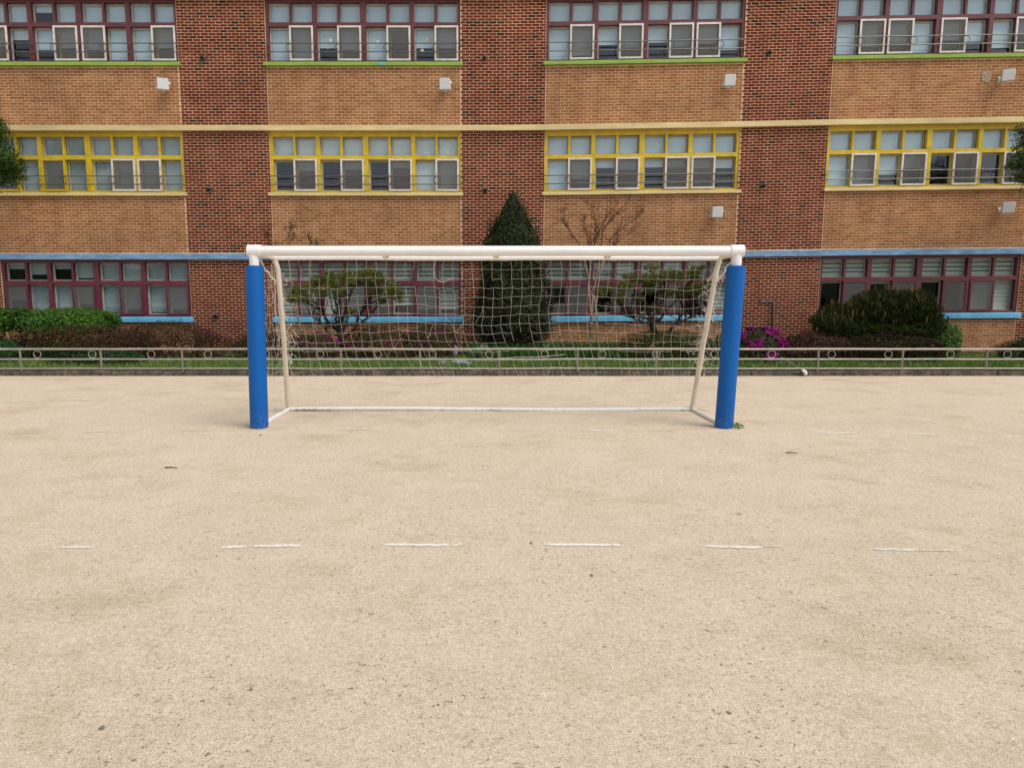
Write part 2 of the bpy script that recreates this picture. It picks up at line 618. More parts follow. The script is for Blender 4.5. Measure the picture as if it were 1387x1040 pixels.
room = MB()
for z in (0.35, 3.62, 6.9, 10.2):
    room.box(X0 + 0.3, X1 - 0.3, WY + 0.31, WY + 6.5, z - 0.25, z)
room.box(X0 + 0.3, X1 - 0.3, WY + 6.5, WY + 6.7, -0.1, ROOF)
for a, b in PIERS:
    room.box((a + b) / 2 - 0.1, (a + b) / 2 + 0.1, WY + 0.305, WY + 6.495, -0.1, ROOF)
room.build("classroom_interior", M['inside'], school, wp=True)
shell = MB()
shell.box(X0, X0 + 0.29, WY + 0.305, WY + 9, -0.1, ROOF)
shell.box(X1 - 0.29, X1, WY + 0.305, WY + 9, -0.1, ROOF)
shell.box(X0, X1, WY + 9, WY + 9.3, -0.1, ROOF)
shell.build("rear_wall", M['mortar'], school, wp=True)
rf = MB()
rf.box(X0 - 0.15, X1 + 0.15, WY - 0.15, WY + 9.4, ROOF + 0.003, ROOF + 0.2)
rf.build("roof", M['concrete'], school, wp=True)

# ---- string courses and sills
for (z0, z1), mt, lab in zip(BAND, ('band_blue', 'cream', 'lime'), ("weathered blue string course", "cream yellow string course", "lime green string course")):
    b = MB()
    seg = np.linspace(X0 - 0.1, X1 + 0.1, 60)
    for i in range(59):
        vs = []
        for x in (seg[i], seg[i + 1]):
            vs += [(x, WY - 0.13, z0), (x, WY - 0.13, z1 - 0.012), (x, WY + 0.05, z1), (x, WY + 0.05, z0)]
        fs = [(0, 4, 5, 1), (1, 5, 6, 2), (0, 3, 7, 4)]
        if i == 0:
            fs.append((0, 1, 2, 3))
        if i == 58:
            fs.append((7, 6, 5, 4))
        b.add(vs, fs)
    tag(b.build("string_course", M[mt], school, wp=True), lab)

# ---- bricks
CO, BL, JT = 3.27 / 46, 0.200, 0.0142
TAN = [np.array((1.24, 1.19, 1.06)) * np.array(c) for c in ((0.275, 0.135, 0.064), (0.30, 0.150, 0.072), (0.25, 0.118, 0.055), (0.285, 0.150, 0.080), (0.262, 0.115, 0.060), (0.31, 0.165, 0.085))]
RED = [np.array((1.0, 0.92, 0.88)) * np.array(c) for c in ((0.155, 0.034, 0.021), (0.170, 0.040, 0.024), (0.128, 0.027, 0.018), (0.182, 0.046, 0.028), (0.142, 0.031, 0.022))]
DRK = [np.array(c) for c in ((0.040, 0.024, 0.020), (0.052, 0.028, 0.024), (0.065, 0.030, 0.024))]
random.seed(11)
bricks = []                                     # (x0, x1, z0, z1, kind, whole)


def lay(x0, x1, z0, z1, kind):
    k0, k1 = int(math.floor(z0 / CO)), int(math.ceil(z1 / CO))
    for k in range(k0, k1):
        a, b = max(z0 + 0.004, k * CO + JT / 2), min(z1 - 0.004, (k + 1) * CO - JT / 2)
        if b - a < 0.018:
            continue
        off = (k % 2) * BL / 2 + (0.03 if kind == 'red' else 0.0)
        i = int(math.floor((x0 - off) / BL)) - 1
        while True:
            p, q = i * BL + off + JT / 2, (i + 1) * BL + off - JT / 2
            i += 1
            if p >= x1:
                break
            p2, q2 = max(p, x0 + 0.010), min(q, x1 - 0.010)
            if q2 - p2 < 0.028:
                continue
            bricks.append((p2, q2, a, b, kind, abs((q2 - p2) - (q - p)) < 1e-6 and b - a > CO - JT - 1e-6))


for a, b in PIERS:
    lo = 0.0
    for z0, z1 in BAND:
        lay(a, b, lo, z0, 'red')
        lo = z1
    lay(a, b, lo, ROOF, 'red')
for a, b in BAYS:
    lay(a, b, 0.0, SILL[0] - SILL_H[0], 'tan')
    lay(a, b, BAND[0][1], SILL[1] - SILL_H[1], 'tan')
    lay(a, b, BAND[1][1], SILL[2] - SILL_H[2], 'tan')
    lay(a, b, BAND[2][1], ROOF, 'tan')


def project(p):
    cp, sp = math.cos(PITCH), math.sin(PITCH)
    dy, dz = p[1], p[2] - EYE
    d = dy * cp - dz * sp
    return CX + F_PX * p[0] / d, CY - F_PX * (dy * sp + dz * cp) / d, d


score = []
for idx, (a, b, z0, z1, kind, whole) in enumerate(bricks):
    if whole:
        x, y, d = project(warp(((a + b) / 2, WY, (z0 + z1) / 2)))
        if 4 < x < 1383 and 2 < y < 1036:
            score.append((d, idx))
score.sort()
single = set(i for _, i in score[:300])
FACE = WY - 0.004


def brick_tint(kind):
    if kind == 'red':
        c = random.choice(DRK) if random.random() < 0.065 else random.choice(RED)
    else:
        c = random.choice(TAN)
    return tuple(float(v) for v in c * random.uniform(0.86, 1.12))


protos = {}
for kind, n in (('red', 10), ('tan', 8)):
    protos[kind] = []
    for i in range(n):
        c = tuple(float(v) for v in (DRK[0] if (kind == 'red' and i == 9) else random.choice(RED if kind == 'red' else TAN) * random.uniform(0.88, 1.12)))
        mb = MB().box(-(BL - JT) / 2, (BL - JT) / 2, 0, 0.03, -(CO - JT) / 2, (CO - JT) / 2, 0, c)
        o = mb.build("brick", M['brick'], None)
        protos[kind].append(o.data)
        bpy.data.objects.remove(o)
rest = MB()
for i, (a, b, z0, z1, kind, whole) in enumerate(bricks):
    y = FACE + random.uniform(-0.0015, 0.0015)
    if i in single:
        o = bpy.data.objects.new("brick", random.choice(protos[kind]))
        C.objects.link(o)
        o.parent = wall_o
        p = warp(((a + b) / 2, y, (z0 + z1) / 2))
        o.location = Vector(p) - parent_origin(wall_o)
    else:
        rest.box(a, b, y, WY + 0.004, z0, z1, 0, brick_tint(kind))
tag(rest.build("brickwork", M['brick'], wall_o, wp=True), kind='stuff')

# ---- windows
FRAME = ['crimson', 'yellow', 'maroon']
FNAME = ["crimson framed", "yellow framed", "maroon framed"]
# which leaf of each sliding pair carries the insect screen
SCREEN = {(0, 0): "LRRR", (0, 1): "RRLL", (0, 2): "RRRL", (0, 3): "RRRL",
          (1, 0): "LLRL", (1, 1): "RRRR", (1, 2): "RRRL", (1, 3): "RRRR",
          (2, 0): "LRLR", (2, 1): "RRRR", (2, 2): "RRRL", (2, 3): "RLLR"}
# how far the blinds are drawn: upper eight panes, lower eight panes
UP, LOW, KIND = {}, {}, {}
for k in SCREEN:
    UP[k] = [1.0] * 8
    LOW[k] = [0.55] * 8
KIND.update({(2, i): 'blind' for i in range(4)})
KIND.update({(1, 0): 'blind_dim', (1, 1): 'blind_pale', (1, 2): 'blind', (1, 3): 'blind'})
KIND.update({(0, 0): 'blind_dim', (0, 1): 'combi', (0, 2): 'combi', (0, 3): 'combi'})
UP[(2, 0)] = [1, 1, .35, 1, 1, 1, 1, 1]
LOW[(2, 0)] = [.5, .3, .6, .55, .6, .9, .9, .55]
LOW[(2, 1)] = [1, .9, .55, .6, .9, 0, .55, .55]
LOW[(2, 2)] = [1, .8, .5, .6, .45, .6, .5, .7]
LOW[(2, 3)] = [1, .7, .6, .9, .55, .6, .8, .4]
LOW[(1, 0)] = [1, 1, .9, 1, 1, 1, 1, 1]
LOW[(1, 1)] = [0, .3, 0, .25, 0, .2, 1, 1]
LOW[(1, 2)] = [1, .6, .25, .3, .25, .25, .3, .3]
LOW[(1, 3)] = [1, 1, .6, .4, 0, 0, 0, 0]
UP[(0, 0)] = [.3, .6, .3, .8, 1, 1, 1, 1]
LOW[(0, 0)] = [.5, 1, 1, .6, .9, .8, .9, .8]
LOW[(0, 1)] = [.9, 1, 1, .9, .75, .7, .85, .85]
LOW[(0, 2)] = [0, 0, .1, 0, .3, .2, 0, .9]
LOW[(0, 3)] = [0, 0, .1, 0, 0, 0, 1, 1]
random.seed(5)


def make_window(fl, bay):
    a, b = BAYS[bay]
    zs, zt = SILL[fl], BAND[fl][0]
    fm = M[FRAME[fl]]
    hi = 0.03 if fl == 2 else 0.0
    top, mid1, mid0, low = zs + 1.43 + hi * 1.3, zs + 0.955 + hi, zs + 0.85 + hi, zs + 0.055
    yf, yb = WY + 0.045, WY + 0.135
    bounds = [lerp(a, b, q / 4) for q in range(5)]
    fr = MB()
    fr.box(a, b, yf, yb, top, zt + 0.006)                     # head
    fr.box(a, b, yf, yb, zs - 0.002, low)                     # bottom rail
    mw = [0.075, 0.055, 0.07, 0.055, 0.075]
    spans = []
    edges = []
    for q in range(5):
        l = bounds[q] if q == 0 else bounds[q] - mw[q]
        r = bounds[q] if q == 4 else bounds[q] + mw[q]
        edges.append((l, r))
        fr.box(l, r, yf - 0.012, yb + 0.003, low, mid0 - 0.001)
        fr.box(l, r, yf - 0.012, yb + 0.003, mid1 + 0.001, top)
    fr.box(a, b, yf - 0.006, yb + 0.001, mid0, mid1)           # transom
    for q in range(4):
        spans.append((edges[q][1], edges[q + 1][0]))
        c = (spans[q][0] + spans[q][1]) / 2
        fr.box(c - 0.03, c + 0.03, yf + 0.004, yb - 0.002, mid1 + 0.001, top)
        fr.box(c - 0.024, c + 0.024, yf + 0.020, yb - 0.002, low, mid0 - 0.001)
    win = fr.build("window", fm, school, wp=True)
    tag(win, FNAME[fl] + " band of sliding windows")
    k = (fl, bay)
    ys = WY + 0.105
    for row, (z0, z1) in enumerate(((mid1, top), (low, mid0))):
        for q in range(4):
            l, r = spans[q]
            c = (l + r) / 2
            for s in range(2):
                p, w = (l, c - 0.024) if s == 0 else (c + 0.024, r)
                col = q * 2 + s
                yy = ys + (0.03 if s == 0 else 0.055)
                t_ = 0.045
                sh = MB()
                sh.box(p, p + t_, yy, yy + 0.03, z0, z1)
                sh.box(w - t_ * 0.6, w, yy, yy + 0.03, z0, z1)
                sh.box(p + t_, w - t_ * 0.6, yy, yy + 0.03, z1 - t_, z1)
                sh.box(p + t_, w - t_ * 0.6, yy, yy + 0.03, z0, z0 + 0.03)
                sh.build("sash", M['sash'], win, wp=True)
                MB().box(p + t_, w - t_ * 0.6, yy + 0.012, yy + 0.018, z0 + 0.03, z1 - t_).build("pane", M['glass'], win, wp=True)
                drop = (UP if row == 0 else LOW)[k][col]
                kd = KIND[k]
                if drop > 0:
                    bl = MB()
                    zb = z1 - (z1 - z0) * min(1.0, drop)
                    if kd == 'combi':
                        z = z1 - 0.012
                        while z > zb:
                            h = 0.088 if drop < 1 or row == 0 else 0.104
                            bl.box(p - 0.01, w + 0.01, WY + 0.205, WY + 0.211, max(zb, z - h), z)
                            z -= 0.112
                        bl.build("blind", M['blind_combi'], win, wp=True)
                    else:
                        bl.box(p - 0.01, w + 0.01, WY + 0.205, WY + 0.211, zb, z1)
                        bl.box(p - 0.01, w + 0.01, WY + 0.198, WY + 0.218, zb - 0.02, zb)
                        bl.build("blind", M[kd], win, wp=True)
            if row == 1 and SCREEN[k][q] in 'LR':
                s = 0 if SCREEN[k][q] == 'L' else 1
                p, w = (l - 0.02, c + 0.03) if s == 0 else (c - 0.03, r + 0.02)
                f = 0.045
                white = fl > 0 and not (k == (1, 0) and q < 2)
                sm = M['white_frame'] if white else fm
                sc = MB()
                y0, y1 = WY + 0.004, WY + 0.030
                zl, zh = low - 0.01, mid0 + 0.015
                sc.box(p, p + f, y0, y1, zl, zh)
                sc.box(w - f, w, y0, y1, zl, zh)
                sc.box(p + f, w - f, y0, y1, zl, zl + f)
                sc.box(p + f, w - f, y0, y1, zh - f, zh)
                sc.add([(p + f, y0 + 0.014, zl + f), (w - f, y0 + 0.014, zl + f), (w - f, y0 + 0.014, zh - f), (p + f, y0 + 0.014, zh - f)], [(0, 1, 2, 3)], 1)
                sc.build("insect_screen", [sm, M['screen']], win, wp=True)
    # sill with a sloping top
    h = SILL_H[fl]
    sl = MB()
    xa, xb = a - (0.06 if bay != 0 or fl != 2 else 0.0), b + 0.06
    N = 8
    for i in range(N):
        p, q = lerp(xa, xb, i / N), lerp(xa, xb, (i + 1) / N)
        vs = []
        for x in (p, q):
            vs += [(x, WY - 0.10, zs - h + 0.004), (x, WY - 0.10, zs - 0.03), (x, WY - 0.085, zs - 0.016), (x, WY + 0.12, zs), (x, WY + 0.12, zs - h + 0.004)]
        fs = [(0, 5, 6, 1), (1, 6, 7, 2), (2, 7, 8, 3), (0, 4, 9, 5)]
        if i == 0:
            fs.append((0, 1, 2, 3, 4))
        if i == N - 1:
            fs.append((9, 8, 7, 6, 5))
        sl.add(vs, fs)
    sl.build("sill", M[('sky_blue', 'cream', 'lime')[fl]], win, wp=True)
    if (fl, bay) == (2, 1):
        MB().box(-2.62, -2.42, WY - 0.104, WY - 0.099, zs - 0.10, zs - 0.035).build("paint_patch", M['turquoise'], win, wp=True)
    # cut-out stars stuck on a few panes of the top floor
    if (fl, bay) == (2, 1):
        for (px, py, rr, mt) in ((448, 55, 0.045, 'white_frame'), (444, 66, 0.018, 'white_frame'), (511.5, 57, 0.045, 'white_frame'), (507, 63, 0.02, 'white_frame'), (579, 55, 0.045, 'cream'), (572, 69, 0.05, 'white_frame')):
            c = at(px, py, WY + 0.13)
            vs = [(c.x, WY + 0.130, c.z)]
            for i in range(16):
                t = 2 * math.pi * i / 16
                r_ = rr * (1.25 if i % 2 == 0 else 0.6)
                vs.append((c.x + r_ * math.cos(t), WY + 0.130, c.z + r_ * math.sin(t)))
            MB().add(vs, [(0, i + 1, (i + 1) % 16 + 1) for i in range(16)]).build("paper_snowflake", M[mt], win)
    # guard rails
    if fl > 0:
        g = MB()
        for q in range(5):
            x = min(max(bounds[q], a + 0.03), b - 0.03)
            g.tube([(x, WY + 0.06, zs + 0.34 + hi), (x, WY - 0.05, zs + 0.34 + hi)], 0.009, 6)
            g.tube([(x, WY + 0.06, zs + 0.17 + hi), (x, WY - 0.05, zs + 0.17 + hi)], 0.009, 6)
        gd = g.build("window_guard", M['steel'], school, wp=True)
        for dz in (0.415, 0.205):
            MB().tube([(lerp(a - 0.02, b + 0.02, i / 10), WY - 0.055, zs + dz + hi) for i in range(11)], 0.0135, 8).build("rail", M['steel'], gd, wp=True, smooth=True)
        for q in range(4):
            c = ((bounds[q] + bounds[q + 1]) / 2, WY - 0.055, zs + 0.31 + hi)
            MB().ring(c, 0.092, 0.009, 20, 6).build("ring", M['steel'], gd, wp=True, smooth=True)


for fl in range(3):
    for bay in range(4):
        make_window(fl, bay)

# desks and ledges behind the panes
dk = MB()
for (a, b) in BAYS:
    for zs in SILL:
        dk.box(a + 0.05, b - 0.05, WY + 0.27, WY + 0.62, zs - 0.05, zs + 0.0)
dk.build("window_ledge", M['desk'], school, wp=True)

# overflow spouts on the piers
for (px, py) in ((274, 79), (656, 79), (1042, 72), (283, 257), (657, 258), (1034, 252), (292, 428), (1023, 446)):
    p = at(px, py, WY - 0.07)
    m = MB()
    n = 12
    m.tube([(p.x, WY + 0.01, p.z + 0.015), (p.x, WY - 0.07, p.z + 0.01), (p.x, WY - 0.11, p.z - 0.01)], [0.055, 0.055, 0.048], 12, 0)
    m.tube([(p.x, WY - 0.109, p.z - 0.009), (p.x, WY - 0.114, p.z - 0.012)], 0.036, 12, 1)
    m.tube([(p.x, WY - 0.002, p.z + 0.014), (p.x, WY - 0.012, p.z + 0.014)], 0.07, 12, 0)
    m.build("overflow_spout", [M['steel'], M['hole']], school, smooth=True)
# bent pipe on the right pier
pts = [at(1030, 409, WY - 0.04), at(1046.5, 408.5, WY - 0.04), at(1048, 410, WY - 0.04), at(1047.5, 470, WY - 0.04)]
MB().tube([Vector((pts[0].x, WY + 0.01, pts[0].z))] + pts, 0.022, 8).build("bent_pipe", M['pipe_grey'], school, smooth=True)
# round filler patch
p = at(1336, 104, WY)
m = MB()
vs = [(p.x, WY - 0.016, p.z)]
for i in range(24):
    t = 2 * math.pi * i / 24
    r_ = random.uniform(0.115, 0.15)
    vs.append((p.x + r_ * math.cos(t), WY - 0.0125, p.z + 1.18 * r_ * math.sin(t)))
m.add(vs, [(0, (i + 1) % 24 + 1, i + 1) for i in range(24)])
m.build("filler_patch", M['plaster'], school)

# white boxes on brackets
BOXES = [(221, 115, -1, "white square box on the top storey brickwork beside the leftmost red pier"),
         (603, 115, 1, "white square box on the brickwork just left of the middle red pier"),
         (988, 110, 1, "white square box under the third group of top floor windows"),
         (1365, 103, 1, "white square box beside the round filler patch on the wall"),
         (971, 288, 1, "white square box above the right end of the crossbar"),
         (1365, 281.5, 1, "white square box low on the right beneath the yellow windows")]
for bi, (px, py, sd_, lab) in enumerate(BOXES):
    c = at(px, py, WY - 0.22)
    e = empty("wall_box", (c.x, WY, c.z - 0.13), lab, "wall box", "white boxes fixed to the brickwork")
    h = 0.135
    body = MB()
    ang = math.radians(20 if bi == 0 else (-6 if bi in (1, 2, 4) else -22))
    ca, sa = math.cos(ang), math.sin(ang)
    vs = []
    for (x, y, z) in ((-h, -.09, -h), (h, -.09, -h), (h, .07, -h), (-h, .07, -h), (-h, -.09, h), (h, -.09, h), (h, .07, h), (-h, .07, h)):
        y2 = y + 0.04 * (-z / h) * 0.5
        vs.append((c.x + x * ca - y2 * sa, c.y + x * sa + y2 * ca, c.z + z))
    body.add(vs, [(0, 1, 5, 4), (1, 2, 6, 5), (2, 3, 7, 6), (3, 0, 4, 7), (4, 5, 6, 7), (3, 2, 1, 0)])
    body.build("housing", M['box_white'], e, bevel=0.012)
    MB().tube([(c.x - 0.02, WY - 0.012, c.z - 0.04), (c.x - 0.02, c.y + 0.06, c.z - 0.04)], 0.03, 8).build("bracket", M['box_white'], e)
    MB().box(c.x - 0.09, c.x + 0.05, WY - 0.014, WY - 0.004, c.z - 0.11, c.z + 0.04).build("wall_plate", M['box_white'], e)
    kx = c.x + (h + 0.02) * ca
    MB().tube([(c.x - (h + 0.04) * ca, c.y + 0.03 - sa * h, c.z - 0.09), (c.x - (h - 0.01) * ca, c.y + 0.03 - sa * h, c.z - 0.075)], [0.035, 0.03], 8).build("knob", M['box_white'], e)
    MB().tube([(c.x + (h - 0.01) * ca, c.y + 0.02 + sa * h, c.z + 0.05), (c.x + (h + 0.04) * ca, c.y + 0.02 + sa * h, c.z + 0.04)], [0.04, 0.02], 8).build("knob", M['box_white'], e)
    MB().tube([(c.x, c.y, c.z - h + 0.004), (c.x, c.y, c.z - h - 0.045)], 0.018, 8).build("cable_gland", M['box_white'], e)

# ================================================================== football goal
GY = 8.13
LX0, LX1 = -2.660, -2.682            # left post top / bottom
RX0, RX1 = 3.032, 2.966
HZ = 2.110
goal = empty("football_goal", (0.15, GY, 0), "white football goal with blue padded posts and torn net", "football goal")
MB().tube([(lerp(LX0 + 0.07, RX0 - 0.07, i / 12), GY, HZ) for i in range(13)], 0.060, 24).build("crossbar", M['goal_white'], goal, smooth=True)
for top, bot, side in ((LX0, LX1, 1), (RX0, RX1, -1)):
    MB().tube([(top, GY, HZ + 0.0), (lerp(top, bot, 0.1), GY, 1.9), (bot, GY, 0.0)], 0.0575, 24).build("post", M['goal_white'], goal, smooth=True)
    j = MB()
    j.tube([(top - side * 0.075, GY, HZ), (top - side * 0.068, GY, HZ), (top + side * 0.085, GY, HZ)], [0.055, 0.073, 0.073], 24)
    j.build("corner_joint", M['goal_white'], goal, smooth=True)
    pd = MB()
    n = 32
    prof = [(0.060, 1.935), (0.100, 1.938), (0.107, 1.930), (0.108, 1.2), (0.107, 0.5), (0.108, 0.03), (0.104, 0.006), (0.060, 0.004)]
    vs, fs = [], []
    for r_, z in prof:
        cx = lerp(top, bot, 1 - z / HZ)
        for k in range(n):
            t = 2 * math.pi * k / n
            rr = r_ * (1 + 0.006 * math.sin(3 * t + z * 2))
            vs.append((cx + rr * math.cos(t), GY + rr * math.sin(t), z))
    for i in range(len(prof) - 1):
        for k in range(n):
            fs.append((i * n + k, i * n + (k + 1) % n, (i + 1) * n + (k + 1) % n, (i + 1) * n + k))
    pd.add([tuple(v) for v in vs], [tuple(reversed(f)) for f in fs])
    pd.build("post_pad", M['pad'], goal, smooth=True)
TY, TZ = 8.74, 2.062                 # rear top bar
BY = 9.40
RTL, RTR, RBL, RBR = -2.60, 3.045, -2.675, 2.975
MB().tube([(lerp(RTL, RTR, i / 12), TY, TZ + 0.004 * math.sin(i)) for i in range(13)], 0.027, 12).build("rear_top_bar", M['goal_white'], goal, smooth=True)
for x0, xp in ((RTL, LX0), (RTR, RX0)):
    MB().tube([(x0, TY, TZ), (lerp(x0, xp, 0.5), (TY + GY) / 2 + 0.1, TZ + 0.01), (xp, GY + 0.04, HZ - 0.045)], 0.026, 10).build("top_strut", M['goal_cream'], goal, smooth=True)
for xt, xb in ((RTL, RBL), (RTR, RBR)):
    s_ = 1 if xt < 0 else -1
    pts = [(xt, TY, TZ), (xt + s_ * 0.03, TY + 0.02, 1.93), (lerp(xt, xb, 0.5) + s_ * 0.03, TY + 0.30, 1.0), (xb, BY - 0.045, 0.14), (xb, BY, 0.035)]
    MB().tube(pts, [0.030, 0.032, 0.034, 0.034, 0.036], 14).build("rear_leg", M['goal_cream'], goal, smooth=True)
MB().tube([(lerp(RBL, RBR, i / 14), BY, 0.019 + 0.010 * math.sin(i * 0.5) * (0 < i < 14)) for i in range(15)], 0.028, 12).build("rear_ground_bar", M['goal_white'], goal, smooth=True)
for xb, xp in ((RBL, LX1), (RBR, RX1)):
    MB().tube([(xb, BY, 0.02), (xp, GY + 0.05, 0.02)], 0.028, 12).build("side_ground_bar", M['goal_white'], goal, smooth=True)
for px in (522, 672, 823):
    p = at(px, 349, GY)
    MB().add([(p.x - 0.05, GY - 0.02, HZ - 0.052), (p.x + 0.05, GY - 0.02, HZ - 0.052), (p.x + 0.015, GY - 0.01, HZ - 0.095), (p.x - 0.015, GY - 0.01, HZ - 0.095),
              (p.x - 0.05, GY + 0.06, HZ - 0.040), (p.x + 0.05, GY + 0.06, HZ - 0.040), (p.x + 0.015, GY + 0.05, HZ - 0.095), (p.x - 0.015, GY + 0.05, HZ - 0.095)],
             [(0, 3, 2, 1), (4, 5, 6, 7), (0, 1, 5, 4), (3, 7, 6, 2), (0, 4, 7, 3), (1, 2, 6, 5)]).build("net_hook", M['goal_cream'], goal)

# ---- the net
random.seed(21)
net = MB()
R_CORD = 0.0012


def cord(p, q, sag=0.006, r=R_CORD, n=2):
    p, q = Vector(p), Vector(q)
    pts = []
    for i in range(n + 1):
        t = i / n
        v = p.lerp(q, t)
        v.z -= sag * 4 * t * (1 - t)
        pts.append(v)
    net.tube(pts, r, 3, cap=False)


prof = [(0.0, TY + 0.01, TZ - 0.02), (0.5, TY + 0.17, 1.06), (0.73, TY + 0.33, 0.58), (1.0, BY - 0.02, 0.05)]
NCOL, NROW = 45, 17


def back(i, j):
    v = j / NROW
    ps = [a[0] for a in prof]
    y = float(np.interp(v, ps, [a[1] for a in prof]))
    z = float(np.interp(v, ps, [a[2] for a in prof]))
    s = max(0.0, min(1.0, (v - 0.42) / 0.42))
    s = s * s * (3 - 2 * s)
    x = lerp(RTL + 0.04, RTR - 0.04, i / NCOL) + 0.26 * s * math.sin(math.pi * min(1, max(0, i / NCOL)) * 0.9 + 0.2)
    x = min(x, lerp(RTR, RBR, v) - 0.01)
    sag = 0.018 * math.sin(i * 0.35 + 0.5) + 0.007 * math.sin(i * 1.07 + j * 0.5)
    sag += 0.05 * math.exp(-((i - 42.5) / 1.7) ** 2) * (v < 0.5)
    return (x + random.uniform(-0.008, 0.008) + 0.012 * math.sin(j * 0.9 + i * 0.2), y + random.uniform(-0.02, 0.02) + 0.03 * math.sin(i * 0.6), max(0.02, z - sag * math.sin(math.pi * min(v * 1.15, 1)) + random.uniform(-0.008, 0.008)))


G = [[back(i, j) for j in range(NROW + 1)] for i in range(NCOL + 1)]
holes = [(5, 1, 2.2), (14, 2, 1.4), (24, 9, 1.6), (33, 12, 2.0), (10, 12, 1.8), (19, 13, 1.5), (38, 8, 1.2)]


def torn(i, j):
    return any((i - a) ** 2 + (j - b) ** 2 < r * r for a, b, r in holes)


for i in range(NCOL + 1):
    for j in range(NROW + 1):
        if i < NCOL and not (torn(i, j) and random.random() < 0.7) and random.random() > 0.05:
            cord(G[i][j], G[i + 1][j], random.uniform(0.0, 0.012))
        if j < NROW and not (torn(i, j) and random.random() < 0.6) and random.random() > 0.05:
            cord(G[i][j], G[i][j + 1], 0.0)
# loose ends that hang from the tears
for k in range(14):
    i, j = random.randint(2, NCOL - 3), random.randint(2, NROW - 3)
    p = Vector(G[i][j])
    pts = [p]
    d = random.choice((-1, 1))
    for s in range(5):
        p = p + Vector((d * random.uniform(0.0, 0.05), random.uniform(-0.02, 0.02), -random.uniform(0.02, 0.07)))
        pts.append(p.copy())
    net.tube(pts, R_CORD, 3, cap=False)
pl = [at(590, 352, TY), at(588, 365, TY), at(589, 376, TY), at(594, 381, TY), at(602, 382, TY), at(612, 377, TY)]
net.tube(pl, 0.0022, 4, cap=False)
pl = [at(672, 486, 9.1), at(700, 483.5, 9.1), at(730, 483.5, 9.1), at(765, 480, 9.1)]
net.tube(pl, 0.0025, 4, cap=False)
# side nets, slack and bunched towards the legs
for side, (xt, xb, xp) in enumerate(((RTL, RBL, LX0), (RTR, RBR, RX0))):
    A = []
    NC, NR = 9, 17
    for i in range(NC + 1):
        row = []
        for j in range(NR + 1):
            v = j / NR
            yr = lerp(TY, BY, v)
            zr = lerp(TZ, 0.05, v)
            u = (i / NC) ** 1.7
            y = lerp(yr, GY + 0.06, u * 0.92)
            x = lerp(lerp(xt, xb, v), lerp(xp, lerp(LX1, RX1, side), v), u)
            z = zr - 0.16 * math.sin(math.pi * u) * (1 - v) + random.uniform(-0.02, 0.02)
            row.append((x + random.uniform(-0.025, 0.025), y + random.uniform(-0.025, 0.025), max(0.015, z)))
        A.append(row)
    for i in range(NC + 1):
        for j in range(NR + 1):
            if i < NC and random.random() > 0.12:
                cord(A[i][j], A[i + 1][j], random.uniform(0, 0.02))
            if j < NR and random.random() > 0.10:
                cord(A[i][j], A[i][j + 1], 0.0)
    # tangle along the rear leg
    s_ = 1 if xt < 0 else -1
    for k in range(75):
        v = random.uniform(0.08, 0.72)
        p = Vector((lerp(xt, xb, v) + s_ * random.uniform(-0.02, 0.13), lerp(TY, BY, v), lerp(TZ, 0.05, v)))
        pts = [p]
        for q in range(5):
            p = p + Vector((random.uniform(-0.04, 0.04), random.uniform(-0.03, 0.03), random.uniform(-0.05, 0.03)))
            pts.append(p.copy())
        net.tube(pts, 0.0026, 3, cap=False)
    # thick edge rope from the corner to the leg
    a = Vector((xp + s_ * 0.05, GY + 0.02, 2.03))
    b = Vector((lerp(xt, xb, 0.2) + s_ * 0.0, TY + 0.1, 1.76))
    pts = [a.lerp(b, t / 8) + Vector((0.012 * math.sin(t * 2), 0, -0.03 * math.sin(math.pi * t / 8) + 0.008 * math.cos(t * 3))) for t in range(9)]
    net.tube(pts, 0.010, 5)
# roof of the net
for i in range(0, NCOL + 1, 1):
    x = lerp(RTL, RTR, i / NCOL)
    cord((lerp(LX0 + 0.1, RX0 - 0.1, i / NCOL), GY + 0.04, HZ - 0.045), (x, TY, TZ), 0.012)
for f in (0.33, 0.66):
    for i in range(NCOL):
        cord((lerp(LX0 + 0.05, RX0 - 0.05, i / NCOL), lerp(GY, TY, f), lerp(HZ - 0.04, TZ, f) - 0.01), (lerp(LX0 + 0.05, RX0 - 0.05, (i + 1) / NCOL), lerp(GY, TY, f), lerp(HZ - 0.04, TZ, f) - 0.01), 0.008)
net.build("net", M['cord'], goal)

# ================================================================== fence
FY = KY + 0.08
fence = empty("metal_fence", (0.5, FY, 0.09), "low grey pipe fence with small rings along the garden kerb", "fence")
posts_px = [-82, 28, 137, 247, 355, 462, 569, 676, 782, 889, 996, 1108, 1222, 1336, 1448]
FZ = {'rail': (0.535, 0.352, 0.178)}
zt = at(690, 472.8, FY).z
zm = at(690, 486.5, FY).z
zl = at(690, 499.2, FY).z
for px in posts_px:
    x = at(px, 488, FY).x
    MB().tube([(x, FY, 0.085), (x, FY, zt - 0.028)], 0.023, 10).build("post", M['post_steel'], fence, smooth=True)
xa, xb = at(-82, 488, FY).x - 1.6, at(1448, 488, FY).x + 1.6
for z, r_ in ((zt, 0.024), (zm, 0.019), (zl, 0.019)):
    random.seed(int(z * 1000))
    MB().tube([(lerp(xa, xb, i / 30), FY - (0.0 if r_ > 0.02 else 0.002), z + random.uniform(-0.004, 0.004)) for i in range(31)], r_, 10).build("rail", M['rail_steel'], fence, smooth=True)
